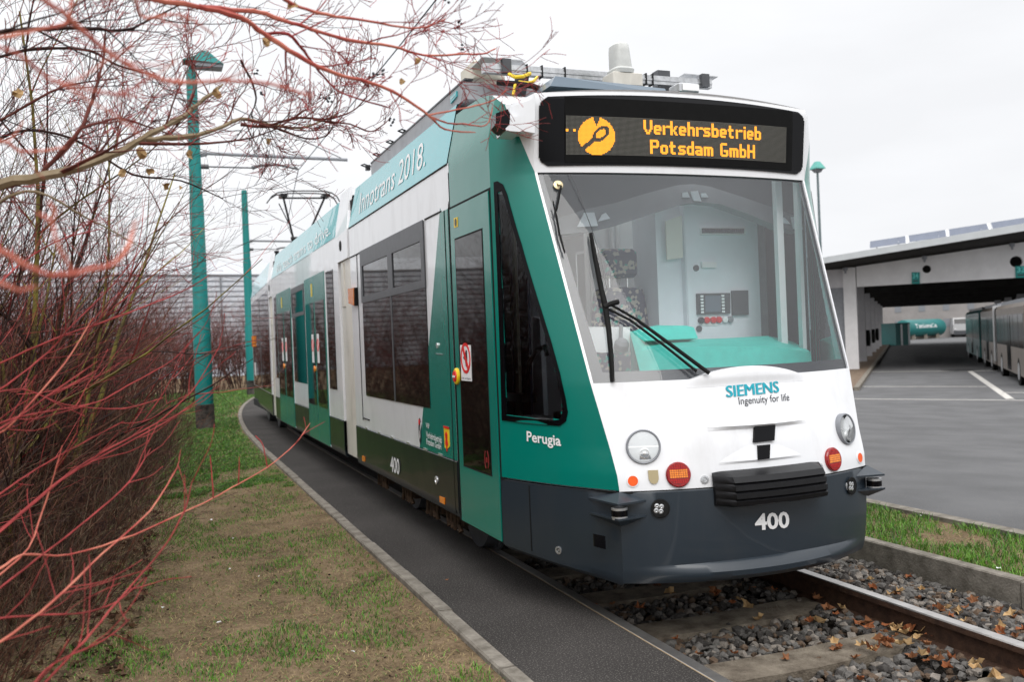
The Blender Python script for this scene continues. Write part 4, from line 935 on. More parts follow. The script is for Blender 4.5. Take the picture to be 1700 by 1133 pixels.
M['path'] = asphalt('dark_asphalt', (.036, .033, .031), (.056, .051, .048), .75)
M['yard'] = asphalt('grey_asphalt', (.110, .110, .112), (.145, .145, .147), .4)
def soil_mat():
    m = mat('worn_lawn_soil', (.2, .15, .1), .95, bump=1., bscale=48); nt = m.node_tree; p = nt.nodes['Principled BSDF']; tc = [n for n in nt.nodes if n.type == 'TEX_COORD'][0]
    n1 = nt.nodes.new('ShaderNodeTexNoise'); n1.inputs['Scale'].default_value = 2.2; n1.inputs['Detail'].default_value = 9; n1.inputs['Roughness'].default_value = .7
    n2 = nt.nodes.new('ShaderNodeTexNoise'); n2.inputs['Scale'].default_value = 30; n2.inputs['Detail'].default_value = 6; n2.inputs['Roughness'].default_value = .8
    r = nt.nodes.new('ShaderNodeValToRGB'); els = r.color_ramp.elements
    els[0].position = .36; els[0].color = (.04, .028, .018, 1); els[1].position = .66; els[1].color = (.28, .20, .125, 1)
    e = els.new(.48); e.color = (.15, .105, .062, 1)
    ad = nt.nodes.new('ShaderNodeMath'); ad.operation = 'ADD'; ml = nt.nodes.new('ShaderNodeMath'); ml.operation = 'MULTIPLY'; ml.inputs[1].default_value = .5; m2 = nt.nodes.new('ShaderNodeMath'); m2.operation = 'MULTIPLY'; m2.inputs[1].default_value = .5
    for nn in (n1, n2): nt.links.new(tc.outputs['Object'], nn.inputs['Vector'])
    nt.links.new(n1.outputs['Fac'], ml.inputs[0]); nt.links.new(n2.outputs['Fac'], m2.inputs[0]); nt.links.new(ml.outputs[0], ad.inputs[0]); nt.links.new(m2.outputs[0], ad.inputs[1])
    nt.links.new(ad.outputs[0], r.inputs[0]); nt.links.new(r.outputs[0], p.inputs['Base Color'])
    return m
M['soil'] = soil_mat()
b = MB(); b.face([(-600, -300, -1.1), (900, -300, -1.1), (900, 900, -1.1), (-600, 900, -1.1)]); o = b.build('ground', mat('far_ground', (.12, .11, .08), .95, var=.3, scale=.1)); o['kind'] = 'structure'
# lawn with small unevenness
def lawnz(x, y): return -.030 + .030 * noise.noise(Vector((x * .9, y * .7, 0))) + .012 * noise.noise(Vector((x * 4, y * 4, 3))) + .10 * min(1, max(0, (-x - .4) / 3))
b = MB()
ys = fr(60, -3, 12) + fr(40, 13, 60)[0:]
b.grid(lambda q, y: (kx(min(y, 46)) - .002 - q, y, lawnz(kx(min(y, 46)) - q, y) * min(1, .25 + q * 1.5)), [0, .1, .2, .35, .5] + fr(24, .7, 5.5) + [8, 14, 30, 60], ys)
lawn = b.build('lawn', M['soil'], smooth=True); lawn['kind'] = 'structure'
strip('path', .085, .80, 0., M['path'])
# pale concrete kerb of the path in one-metre stones
for y0 in [-3 + k for k in range(0, 30)] + [27 + 1.5 * k for k in range(12)]:
    y1 = y0 + (1 if y0 < 27 else 1.5); h = rng.uniform(-.003, .004); dx = rng.uniform(-.004, .004); b = MB()
    g = .004
    P = lambda x, y, z: (kx(y) + x + dx, y, z + h)
    b.loft([[P(0, y, -.25), P(0, y, .012), P(.008, y, .022), P(.077, y, .022), P(.085, y, .012), P(.085, y, -.25)] for y in (y0 + g, y1 - g)], 0, True, True)
    o = b.build('kerb', M['concrete']); o['kind'] = 'structure'
# rails
M['railtop'] = mat('worn_rail_head', (.46, .44, .42), .34, .9, var=.15, scale=12)
M['railrust'] = mat('rusty_rail_web', (.075, .042, .028), .75, col2=(.035, .021, .016), scale=18, bump=.3, bscale=90)
RP = [(-.065, -.165), (-.065, -.153), (-.010, -.135), (-.009, -.045), (-.036, -.035), (-.036, -.006), (-.030, 0), (.030, 0), (.036, -.006), (.036, -.035), (.009, -.045), (.010, -.135), (.065, -.153), (.065, -.165)]
RAILY = [-14, -4] + fr(20, 0, 14) + fr(25, 15, 46)
for dx, lab in ((.842, 'steel rail flush with the dark asphalt path edge'), (2.336, 'bare steel rail with shiny head standing free in the gravel')):
    b = MB(); n = len(RP)
    rings = [[(kx(y) + dx + x, y, z) for x, z in RP] for y in RAILY]
    b.loft(rings, 1, True, True)
    for k, f in enumerate(b.f):
        if len(f) == 4 and (f[0] % n) in (5, 6, 7): b.m[k] = 0
    tag(b.build('rail', [M['railtop'], M['railrust']], smooth=False), lab, 'rail', 'rails of the track')
strip('rail_edge_strip', .80, .806, .001, mat('tan_edge', (.30, .22, .13), .8, var=.2, scale=30))
b = MB(); b.grid(lambda i, y: (kx(y) + .806, y, (-.3, .001)[i]), [0, 1], YS); o = b.build('path_edge', M['concrete']); o['kind'] = 'structure'
strip('ballast_bed', .80, 3.26, -.215, mat('ballast_fines', (.05, .043, .036), .95, col2=(.028, .024, .02), scale=40, bump=.8, bscale=60))
# concrete sleepers
SLP = mat('sleeper_concrete', (.24, .205, .16), .9, col2=(.09, .072, .055), scale=6, bump=.5, bscale=80)
for k in range(-3, 8):
    y = 3.88 + .735 * k; b = MB()
    b.loft([[(2.12 if k else 2.12, y - .13 * w, -.30), (2.12, y - .13 * w + .0, -.30)][:1] + [(x, y - .13 * w, z) for x, z in ((2.12, -.145), (2.5, -.145), (3.0, -.155), (3.5, -.145), (3.95, -.15), (3.95, -.30))] for w in (-1, 1)], 0, True, True)
    bm_o = b.build('sleeper', SLP)
    tag(bm_o, 'concrete sleeper lying across the gravel between the two rails' if k not in (0, 1) else ('broad pale concrete sleeper nearest the photographer in front of the tram' if k == 0 else 'concrete sleeper just in front of the tram bumper, half shaded'), 'sleeper', 'concrete sleepers of the track')
# ballast stones
def stones(spots, name, m, label=None, big=.027):
    b = MB(); ico = [(0, 0, 1)] + [(.894 * math.cos(k * 1.2566), .894 * math.sin(k * 1.2566), .447) for k in range(5)] + [(.894 * math.cos(k * 1.2566 + .628), .894 * math.sin(k * 1.2566 + .628), -.447) for k in range(5)] + [(0, 0, -1)]
    IF = [(0, 1 + k, 1 + (k + 1) % 5) for k in range(5)] + [(1 + k, 6 + k, 1 + (k + 1) % 5) for k in range(5)] + [(6 + k, 6 + (k + 1) % 5, 1 + (k + 1) % 5) for k in range(5)] + [(11, 6 + (k + 1) % 5, 6 + k) for k in range(5)]
    for x, y, z in spots:
        r = big * rng.uniform(.55, 1.25); s = (r * rng.uniform(.7, 1.3), r * rng.uniform(.7, 1.2), r * rng.uniform(.55, .95))
        Q = Matrix.Rotation(rng.uniform(0, 6.28), 3, 'Z') @ Matrix.Rotation(rng.uniform(-.6, .6), 3, 'X'); o0 = len(b.v); mi = rng.choice((0, 0, 1, 1, 2, 3))
        for p in ico:
            q = Q @ Vector((p[0] * s[0] * rng.uniform(.55, 1.35), p[1] * s[1] * rng.uniform(.55, 1.35), p[2] * s[2] * rng.uniform(.5, 1.3))); b.v.append((x + q.x, y + q.y, z + q.z))
        for f in IF: b.f.append(tuple(o0 + i for i in f)); b.m.append(mi)
    o = b.build(name, m, fixn=False); o['kind'] = 'stuff'; return o
ST = [mat('stone_dark', (.055, .05, .046), .8, var=.35, scale=30, bump=.4, bscale=120), mat('stone_grey', (.115, .108, .10), .8, var=.35, scale=30, bump=.4, bscale=120), mat('stone_brown', (.115, .08, .056), .85, var=.3, scale=30, bump=.4, bscale=120), mat('stone_pale', (.21, .185, .16), .85, var=.25, scale=30, bump=.4, bscale=120)]
def onsleeper(y): return abs(((y - 3.88 + .3675) % .735) - .3675) < .135
sp = []
for k in range(5200):
    x, y = rng.uniform(2.31, 3.68), rng.uniform(2.4, 6.6)
    if onsleeper(y) and rng.random() < .93: continue
    sp.append((x, y, -.20 + rng.uniform(0, .03) + (.04 if x > 3.5 or x < 2.4 else 0)))
for k in range(7600):
    x, y = rng.uniform(3.80, 4.66), rng.uniform(2.6, 11.5) if k > 2200 else rng.uniform(2.6, 6)
    sp.append((x, y, -.215 + .05 * (4.66 - x) + rng.uniform(0, .035) + .02))
stones(sp, 'ballast', ST)
# fallen leaves on the ballast
def leaves(spots, name, mats, size=.05):
    b = MB()
    for x, y, z in spots:
        s = size * rng.uniform(.6, 1.3); Q = Matrix.Rotation(rng.uniform(0, 6.28), 3, 'Z') @ Matrix.Rotation(rng.uniform(-.9, .9), 3, 'X') @ Matrix.Rotation(rng.uniform(-.6, .6), 3, 'Y')
        c = [(0, 0, 0)] + [(s * (1 if k % 2 == 0 else .55) * math.cos(k * .6283) * .8, s * (1 if k % 2 == 0 else .55) * math.sin(k * .6283), s * rng.uniform(-.1, .8)) for k in range(10)]
        o0 = len(b.v); mi = rng.randrange(len(mats))
        for p in c: q = Q @ Vector(p); b.v.append((x + q.x, y + q.y, z + abs(q.z) + .004))
        for k in range(10): b.f.append((o0, o0 + 1 + k, o0 + 1 + (k + 1) % 10)); b.m.append(mi)
    o = b.build(name, mats, fixn=False); o['kind'] = 'stuff'; return o
lf = []
for k in range(24): lf.append((rng.gauss(3.62, .06), rng.uniform(2.6, 5.0), -.13))
for k in range(26): lf.append((rng.gauss(3.50, .12), rng.gauss(3.75, .12), -.12))
for k in range(34): lf.append((rng.uniform(2.35, 3.6), rng.uniform(3.0, 5.6), -.15))
for k in range(22): lf.append((rng.gauss(4.25, .15), rng.gauss(4.0, .5), -.135))
for k in range(36): lf.append((rng.uniform(3.85, 4.62), rng.uniform(3.0, 8.0), -.14))
leaves(lf, 'fallen_leaves', [M['dead_leaf'], M['tan_leaf'], mat('rust_leaf', (.24, .085, .035), .75, var=.3, scale=20)], .042)
# low concrete wall at the foot of the verge
for y0 in range(-2, 34, 2):
    b = MB(); h = rng.uniform(-.003, .003)
    P = lambda x, y, z: (kx(y) + x, y, z + h)
    b.loft([[P(3.25, y, -.35), P(3.25, y, -.008), P(3.258, y, 0), P(3.332, y, 0), P(3.34, y, -.008), P(3.34, y, -.35)] for y in (y0 + .004, y0 + 1.996)], 0, True, True); o = b.build('kerb', M['concrete']); o['kind'] = 'structure'
strip('verge', 3.34, 4.28, -.035, M['soil'])
for y0 in range(-2, 40, 2):
    b = MB(); P = lambda x, y, z: (kx(y) + x, y, z)
    b.loft([[P(4.28, y, -.3), P(4.28, y, .0), P(4.40, y, .0), P(4.40, y, -.3)] for y in (y0 + .004, y0 + 1.996)], 0, True, True); o = b.build('kerb', M['concrete']); o['kind'] = 'structure'
# depot yard falling gently away from the track
b = MB(); b.grid(lambda q, y: (kx(min(y, 46)) + 4.40 + q if q < 300 else 420, y, yardz(kx(min(y, 46)) + 4.40 + q)), [0, 1, 2.5, 5, 8, 11, 14, 16, 20, 30, 60, 120, 420], [-60, -14, -4] + fr(20, 0, 46) + [60, 90, 130, 200, 300]); o = b.build('road', M['yard'], smooth=True); o['kind'] = 'structure'
ZG = -.77
mk = mat('road_marking_paint', (.62, .60, .56), .7, col2=(.42, .40, .37), scale=8)
def marking(p, q, w):
    p, q = Vector(p), Vector(q); d = (q - p).normalized(); n = Vector((-d.y, d.x, 0)) * w / 2; b = MB()
    b.face([v + Vector((0, 0, .006)) for v in (p - n, q - n, q + n, p + n)]); o = b.build('road_marking', mk); o['kind'] = 'structure'
ln = Vector((.512, -.859, 0))
P3 = Vector((20.49,23.254,-0.77)); marking(P3 - ln * 4, Vector((22.858,19.265,-0.77)) + ln * 6, .17)
marking(Vector((24.772,27.796,-0.77)), Vector((26.936,24.172,-0.77)), .17); marking(Vector((24.925,21.783,-0.77)), Vector((25.265,21.283,-0.77)) + ln * 6, .16)
marking(Vector((35.304,32.621,-0.77)), Vector((23.043,19.88,-0.77)), .22); marking(Vector((32.754,36.501,-0.77)), Vector((35.751,31.326,-0.77)), .30)

# ================================================================ BUS SHED
O_ = Vector((33.522, 37.785, ZG)); hp_, hd_ = R(138), R(44)
pv = Vector((math.sin(hp_), math.cos(hp_), 0)); dv = Vector((math.sin(hd_), math.cos(hd_), 0))
SH = lambda s, t, z: tuple(O_ + pv * s + dv * t + Vector((0, 0, z - ZG)))
shed = empty('bus_shed', SH(0, 0, ZG), 'long white open bus shed with a rising roof and round holes in its front beam', 'shed')
SLOPE = (5.175 - 4.561) / 7.41
for k in range(7):
    t = 10.6 * k; b = MB(); b.box((-.66 + 0, t, ZG), (-.04, t + .6, 4.54), 0, SH); b.build('column', M['shedwhite'] if k == 0 else M['shedcol'], shed)  # first column paler as lit, others darker as shaded; put into the colour
    b = MB(); b.box((11.4, t, ZG), (12, t + .6, 5.2), 0, SH); b.build('column', M['shedcol'], shed)
# front beam with its holes
fb = [(-.0, 3.53), (26, 3.53), (26, 4.57 + SLOPE * 26 + .02), (-.0, 4.57)]
hl = [ell((3.297,4.215), .20, .20), ell((7.197,4.299), .27, .27)]
b = MB(); b.sheet(fb, lambda s, z, o: SH(s, -o, z), .0, .35, 0, hl); b.build('front_beam', M['shedwhite'], shed)
b = MB(); b.box((-4, .15, 3.55), (-.66, .4, 4.5), 0, SH); b.build('side_beam', M['shedcol'], shed)
b = MB(); b.box((-9, .2, ZG), (-.67, .38, 3.549), 0, SH); b.build('side_wall', M['midgrey'], shed)
for k in range(1, 7):
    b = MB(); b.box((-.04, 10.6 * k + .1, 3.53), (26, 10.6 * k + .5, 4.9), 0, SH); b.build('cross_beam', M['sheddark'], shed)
b = MB(); zr = lambda s: 4.62 + SLOPE * s
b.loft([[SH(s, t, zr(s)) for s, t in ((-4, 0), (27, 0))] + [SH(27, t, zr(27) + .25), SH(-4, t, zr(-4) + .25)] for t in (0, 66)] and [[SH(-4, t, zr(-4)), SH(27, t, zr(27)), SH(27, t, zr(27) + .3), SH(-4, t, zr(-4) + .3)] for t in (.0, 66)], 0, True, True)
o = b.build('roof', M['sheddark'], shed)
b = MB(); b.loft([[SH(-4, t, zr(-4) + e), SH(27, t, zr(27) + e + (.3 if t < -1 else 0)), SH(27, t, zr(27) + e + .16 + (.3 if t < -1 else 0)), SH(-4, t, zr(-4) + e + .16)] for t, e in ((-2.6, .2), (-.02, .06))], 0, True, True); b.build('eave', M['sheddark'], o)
b = MB(); b.loft([[SH(-4, t, zr(-4) + .14), SH(27, t, zr(27) + .54), SH(27, t, zr(27) + .98), SH(-4, t, zr(-4) + .42)] for t in (-2.68, -2.60)], 0, True, True); b.build('fascia', mat('fascia_grey', (.50, .52, .53), .5, var=.05, scale=2), o)
for s in (-.5, 3.2, 7.0): b = MB(); b.lathe([(0, 0), (.12, 0), (.12, -.12), (.05, -.2), (.05, -.3)], SH(s, -.5, zr(s) - .05), (0, 0, 1), 12); b.build('spotlight', M['midgrey'], shed)
PV = mat('solar_cells', (.13, .15, .20), .25, var=.08, scale=3, coat=.1)
lab = ['solar panel at the low left end of the shed roof', 'second solar panel from the low end of the shed roof', 'solar panel above the numbered sign 34 and right of two others', 'solar panel cut by the right edge of the picture']
for i, (a, c, d_, e_) in enumerate(([(0.697,5.471),(2.383,5.592),(2.383,5.969),(0.71,5.838)], [(2.565,5.622),(4.231,5.734),(4.205,6.121),(2.537,5.985)], [(4.393,5.749),(6.104,5.877),(6.028,6.262),(4.38,6.135)], [(6.286,5.904),(7.959,6.039),(7.898,6.416),(6.222,6.288)])):
    pn = empty('solar_panel', SH(a[0], 0, a[1]), lab[i], 'solar panel', 'solar panels on the shed roof')
    b = MB(); b.loft([[SH(q[0], .0 + (0 if k < 2 else .35) + h, q[1]) for k, q in enumerate((a, c, d_, e_))] for h in (0, .05)], 0, True, True); b.build('cell_face', PV, pn)
    b = MB(); b.loft([[SH(x, h, q) for x, q, h in ((c[0] + .02, c[1] - .05, h0), (c[0] + .12, c[1] - .05, h0), (d_[0] + .12, d_[1], h0 + .35), (d_[0] + .02, d_[1], h0 + .35))] for h0 in (0, .05)], 0, True, True)
    b.box((a[0] + .3, .1, zr(a[0]) + .2), (a[0] + .36, .2, a[1] + .1), 0, SH); b.box((c[0] - .36, .1, zr(c[0]) + .2), (c[0] - .3, .2, c[1] + .1), 0, SH); b.build('mount', M['white'], pn)
for txt, q, l in (('34', [(2.585,3.528),(2.956,3.504),(2.977,4.079),(2.606,4.104)], 'teal bay sign with the number 34 on the shed beam'), ('33', [(7.132,3.513),(7.622,3.51),(7.616,4.068),(7.139,4.088)], 'teal bay sign with the number 33 at the right picture edge')):
    b = MB(); fs = lambda s, z, o: SH(s, -.01 - o, z); b.sheet(q, fs, .05, .05); sg = b.build('bay_sign', mat('sign_teal', (.0, .22, .20), .5, var=.05, scale=5)); tag(sg, l, 'sign', 'bay signs on the shed beam')
    w = q[1][0] - q[0][0]; h = q[3][1] - q[0][1]
    o = lettering(txt, fs, (q[0][0] + w * .15, q[0][1] + h * .45), (q[0][0] + w * .85, q[0][1] + h * .45), (q[0][0] + w * .15, q[0][1] + h * .9), .056, mat('pale_teal', (.12, .62, .58), .5), sg, .02)
    b = MB(); b.sheet([(q[0][0] + w * .2, q[0][1] + h * .18), (q[0][0] + w * .8, q[0][1] + h * .18), (q[0][0] + w * .8, q[0][1] + h * .27), (q[0][0] + w * .2, q[0][1] + h * .27)], fs, .056, .004); b.build('small_print', M['letter_black'], sg)
# kerbed gravel strip along the columns
b = MB(); b.box((.42, -15.5, ZG - .1), (.60, 66, ZG + .13), 0, SH); o = b.build('kerb', M['concrete']); o['kind'] = 'structure'
b = MB(); b.box((-2.5, -15.2, ZG - .1), (.418, 66, ZG + .09), 0, SH); o = b.build('gravel_strip', mat('brown_gravel', (.24, .18, .13), .95, col2=(.11, .08, .06), scale=6, bump=.6, bscale=30)); o['kind'] = 'structure'
# dark oily stains on the bay floor
stain = mat('oil_stain', (.04, .04, .042), .6, var=.3, scale=2)
for s, t, a, c in ((3.4, 16, .8, 9), (4.8, 14, .5, 7), (4.5, -1.4, .8, 1.0)):
    b = MB(); b.face([SH(s + x, t + y, ZG + .008) for x, y in ell((0, 0), a * 1.0, c, 30)]); o = b.build('oil_stain', stain); o['kind'] = 'structure'
# wheel rings hung on the columns
for k, (s, t) in enumerate(((-.03, 10.9), (-.03, 21.5), (-.03, 32.2))):
    b = MB(); b.lathe([(.28, 0), (.5, 0), (.5, .2), (.28, .2)], SH(s, t + .3, .75), pv, 20); tag(b.build('hose_reel', M['rubber'], smooth=True), ('black hose reel on the second column of the shed', 'black hose reel on the third shed column, half hidden', 'black hose reel deep inside the shed')[k], 'hose reel', 'hose reels on the shed columns')

# ================================================================ BUSES
BG = dict(lower=mat('dirty_silver_paint', (.15, .125, .105), .4, var=.15, scale=2), dark=mat('bus_window', (.012, .012, .013), .1, spec=.3), trim=mat('bus_white', (.45, .45, .45), .35), teal=mat('bus_teal', (.01, .12, .115), .35))
def bus(A, B, segs, label, low, roofm, face=None):
    A, B = Vector(A), Vector(B); d = (B - A).normalized(); q = Vector((d.y, -d.x, 0))
    fr_ = lambda x, y, z: tuple(A + q * x + d * y + Vector((0, 0, z)))
    root = empty('city_bus', A, label, 'bus', 'buses parked in the shed')
    for y0, y1 in segs:
        b = MB(); pr = [(0, .35), (0, 2.75), (.12, 2.9), (2.4, 2.9), (2.52, 2.75), (2.52, .35)]
        b.loft([[fr_(x, y, z) for x, z in pr] for y in (y0, y1)], 0, True, True); body = b.build('bus_body', low, root)
        b = MB(); b.box((-.006, y0 + .12, 1.32), (.0, y1 - .12, 2.5), 0, fr_); b.build('window_band', BG['dark'], body)
        b = MB(); b.box((.2, y0 + .3, 2.9), (2.3, y1 - .3, 3.05), 0, fr_); b.build('roof', roofm, body)
        n = int((y1 - y0) / 1.5)
        b = MB()
        for k in range(n + 1): yy = y0 + .15 + (y1 - y0 - .3) * k / n; b.box((-.012, yy - .03, 1.32), (-.006, yy + .03, 2.5), 0, fr_)
        b.build('mullion', M['darkgrey'], body)
        for yd in ((y0 + y1) / 2, ):
            b = MB(); b.box((-.016, yd - .65, .42), (-.008, yd + .65, 2.45), 0, fr_); b.box((-.020, yd - .02, .42), (-.016, yd + .02, 2.45), 1, fr_); b.build('door', [BG['dark'], M['rubber']], body)
        for yy in (y0 + 2.0, y1 - 2.0) if y1 - y0 > 8 else (y0 + 1.4,):
            b = MB(); b.lathe([(0, -.02), (.56, -.02), (.56, .01), (0, .01)], fr_(.012, yy, .5), -q, 28); b.build('wheel_arch', M['rubber'], body)
            b = MB(); b.lathe([(0, -.2), (.48, -.2), (.48, .03), (.34, .04), (.3, .0), (0, .02)], fr_(.03, yy, .48), -q, 28); w = b.build('wheel', M['rubber'], root); b = MB(); b.lathe([(.3, .03), (.3, .045), (.1, .03), (0, .05)], fr_(.03, yy, .48), -q, 20); b.build('rim', M['steel'], w)
    if len(segs) > 1:
        b = MB(); b.box((.06, segs[0][1], .4), (2.46, segs[1][0], 2.85), 0, fr_); b.build('bellows', M['rubber'], root)
        b = MB(); y = segs[1][0]; b.box((-.03, y, .5), (2.55, y + .35, 2.95), 0, fr_); b.build('joint_hoop', BG['trim'], root)
    y0 = segs[0][0]
    b = MB(); b.loft([[fr_(x, y0 + dy, z) for x, z in ((.06, 1.0), (2.46, 1.0), (2.46, 2.35), (.06, 2.35))] for dy in (-.03, .02)], 0, True, True); b.build('windscreen', BG['dark'], root)
    b = MB(); b.box((.1, y0 - .035, 2.42), (2.42, y0 + .01, 2.78), 0, fr_); b.build('destination_display', M['display'], root)
    b = MB(); b.box((-.02, y0 - .04, .35), (2.54, y0 + .06, .95), 0, fr_); b.build('front_bumper', face or low, root)
    for x in (.35, 2.17): b = MB(); b.lathe([(0, 0), (.11, 0), (.11, .05), (0, .06)], fr_(x, y0 - .03, .75), -d, 16); b.build('headlight', M['bright'], root)
    return root
A1, A2 = Vector((27.163,22.874,-0.77)), Vector((40.116,36.208,-0.77)); dbus = (A2 - A1).normalized(); A1 = A1 - dbus * .7
bus(A1, A2, [(0, 10.3), (11.2, (A2 - A1).length)], 'grey articulated bus with white joint hoop, nearest in the shed', BG['lower'], M['midgrey'])
A3 = A2 + dbus * 1.4; bus(A3, A3 + dbus * 13, [(0, 12)], 'teal fronted bus parked behind the grey articulated bus', BG['teal'], M['darkgrey'], BG['teal'])

# ================================================================ FAR YARD: tank, hut, lorry, trees
tk0, tk1 = Vector((100.316,103.901,-0.77)), Vector((109.995,107.047,-0.77)); td = (tk1 - tk0).normalized(); TM = mat('tank_teal', (.0, .13, .125), .45, var=.1, scale=.6)
R_t = 1.25; tank = empty('fuel_tank', tk0, 'long teal fuel tank lying in the yard beyond the shed', 'tank')
c0, c1 = tk0 + Vector((0, 0, R_t + .4)), tk1 + Vector((0, 0, R_t + .4))
b = MB(); b.tube([c0 - td * .55, c0 - td * .5, c0 - td * .3, c0, c1, c1 + td * .4], [.1, .6, 1.2, R_t, R_t, .9], 28); b.build('vessel', TM, tank, True)
b = MB()
for k in (.15, .5, .85): p = c0.lerp(c1, k); b.box((p.x - .3, p.y - .8, ZG), (p.x + .3, p.y + .8, ZG + .9))
b.build('saddle', M['concrete'], tank)
nrm = Vector((td.y, -td.x, 0)); nrm = nrm if nrm.dot(tk0) < 0 else -nrm
ft = lambda a, c, o: tuple(c0 + td * a + Vector((0, 0, R_t * math.sin(c))) + nrm * (R_t * math.cos(c) + o))
Lt = (c1 - c0).length
fwd = 1 if td.cross(Vector((0, 0, 1))).dot(nrm) > 0 else -1
lettering('Tankstelle', ft, (Lt * .10, .0), (Lt * .72, .0), (Lt * .10, .5), .02, M['lettering'], tank, .0, fat=.004)
h0, h1 = Vector((75.207,79.058,-0.77)), Vector((76.822,78.809,-0.77)); hd2 = (h1 - h0).normalized(); hn = Vector((-hd2.y, hd2.x, 0)); hw = (h1 - h0).length
hf = lambda x, y, z: tuple(h0 + hd2 * x + hn * y + Vector((0, 0, z)))
hut = empty('pump_hut', h0, 'small teal hut with white corner posts beside the tank', 'hut')
b = MB(); b.box((0, 0, 0), (hw, 3, 2.3), 0, hf); b.build('wall', TM, hut); b = MB(); b.box((-.1, -.1, 2.3), (hw + .1, 3.1, 2.45), 0, hf); b.build('roof', TM, hut)
b = MB(); 
for x in (hw * .36, hw * .92): b.box((x, -.05, 0), (x + hw * .13, -.003, 2.3), 0, hf)
b.build('white_post', M['trimw'] if 'trimw' in M else M['white'], hut)
b = MB(); v0 = Vector((112.118,106.232,-0.77)); vd = Vector((.85, -.53, 0)); vn = Vector((.53, .85, 0)); vf = lambda x, y, z: tuple(v0 + vd * x + vn * y + Vector((0, 0, z)))
lorry = empty('lorry', v0, 'white lorry with dark windscreen facing out of the far yard', 'lorry')
b.loft([[vf(x, y, z) for x, z in ((0, .5), (2.5, .5), (2.5, 2.0), (0, 2.0))] for y in (0, 3)], 0, True, True); b.loft([[vf(.1, .3, 2.0), vf(2.4, .3, 2.0), vf(2.4, 3, 2.0), vf(.1, 3, 2.0)], [vf(.2, .7, 2.9), vf(2.3, .7, 2.9), vf(2.4, 3, 3.0), vf(.1, 3, 3.0)]], 0, True, True); b.build('lorry_cab', BG['trim'], lorry)
b = MB(); b.box((.0, 3.1, .9), (2.5, 8, 3.6), 0, vf); b.build('load_box', BG['trim'], lorry)
b = MB(); b.loft([[vf(.25, .27, 2.05), vf(2.25, .27, 2.05), vf(2.2, .62, 2.75), vf(.3, .62, 2.75)], [vf(.25, .32, 2.05), vf(2.25, .32, 2.05), vf(2.2, .67, 2.75), vf(.3, .67, 2.75)]], 0, True, True); b.build('windscreen', BG['dark'], lorry)
b = MB(); b.box((.05, -.05, .4), (2.45, 0, 1.0), 0, vf); b.build('front_bumper', M['darkgrey'], lorry)
for x in (.25, 2.25):
    b = MB(); b.lathe([(0, 0), (.14, 0), (.14, .06), (0, .07)], vf(x, -.05, 1.2), -vn, 12); b.build('headlight', M['bright'], lorry)
    b = MB(); b.lathe([(0, -.15), (.5, -.15), (.5, .15), (0, .15)], vf(x, 1.2, .5), vd, 18); b.build('wheel', M['rubber'], lorry)
# houses and sheds far beyond the yard
HS = [((104, 116), 20, 9, 5.5, (.30, .28, .27), 'grey flat building far beyond the fuel tank'), ((128, 116), 16, 9, 6.0, (.46, .32, .18), 'sand coloured house far beyond the lorry'), ((150, 112), 24, 10, 7.0, (.34, .28, .24), 'brown building far behind the parked buses')]
for (x, y), w, dp, h, c, l in HS:
    r_ = empty('house', (x, y, ZG), l, 'house', 'buildings far beyond the yard', R(-42)); m = mat('far_wall', c, .8, var=.1, scale=.5)
    b = MB(); b.box((x, y, ZG), (x + w, y + dp, h)); b.build('wall', m, r_); b = MB(); b.loft([[(x - .4, y - .4, h), (x - .4, y + dp + .4, h), (x - .4, y + dp / 2, h + 2.2)], [(x + w + .4, y - .4, h), (x + w + .4, y + dp + .4, h), (x + w + .4, y + dp / 2, h + 2.2)]], 0, True, True); b.build('roof', M['midgrey'], r_)
    for k in range(int(w / 3.4)):
        for zz in (.9, 3.4):
            b = MB(); b.box((x + 1.2 + k * 3.4, y - .06, zz), (x + 2.1 + k * 3.4, y - .005, zz + 1.2)); b.build('window', M['midgrey'], r_)

# ================================================================ POLES, WIRES, LAMPS
def pole(x, y, prof, label, name='catenary_pole'):
    r_ = empty(name, (x, y, 0), label, 'pole', 'teal poles beside the track')
    b = MB(); P = []
    for k, (z, ra) in enumerate(prof): P.append((ra, z))
    b.lathe([(prof[0][1], .45)] + P + [(prof[-1][1] * .8, prof[-1][0] + .06), (0, prof[-1][0] + .08)], (x, y, 0), (0, 0, 1), 24); b.build('shaft', M['polegreen'], r_, True)
    b = MB(); b.lathe([(prof[0][1] + .012, -.3), (prof[0][1] + .012, .46), (prof[0][1], .48)], (x, y, 0), (0, 0, 1), 24); b.build('plinth', mat('tarred_plinth', (.10, .09, .08), .85, col2=(.012, .011, .010), scale=3), r_, True)
    return r_
p1 = pole(.84, 19.55, [(.46, .172), (2.36, .172), (2.42, .148), (4.6, .138), (4.65, .125), (7.15, .10)], 'teal catenary pole with a street lamp on top, nearer of two')
b = MB(); b.tube([(.84, 19.55, 7.1), (.84, 19.5, 7.32)], .05, 8)
lx = .84
b.loft([[(lx - .16, 19.35, 7.36), (lx + .62, 19.35, 7.32), (lx + .62, 19.75, 7.32), (lx - .16, 19.75, 7.36)], [(lx + .08, 19.42, 7.47), (lx + .5, 19.42, 7.43), (lx + .5, 19.68, 7.43), (lx + .08, 19.68, 7.47)], [(lx + .20, 19.5, 7.60), (lx + .34, 19.5, 7.60), (lx + .34, 19.6, 7.60), (lx + .20, 19.6, 7.60)]], 0, True, True)
la = b.build('lamp_head', M['polegreen'], p1)
b = MB(); b.box((lx - .02, 19.38, 7.26), (lx + .6, 19.72, 7.335)); b.build('lamp_glass', M['midgrey'], la)
p2 = pole(3.02, 33.3, [(.46, .17), (2.36, .17), (2.42, .146), (4.62, .136), (4.7, .12), (7.05, .10)], 'teal catenary pole standing by the bend, farther of two')
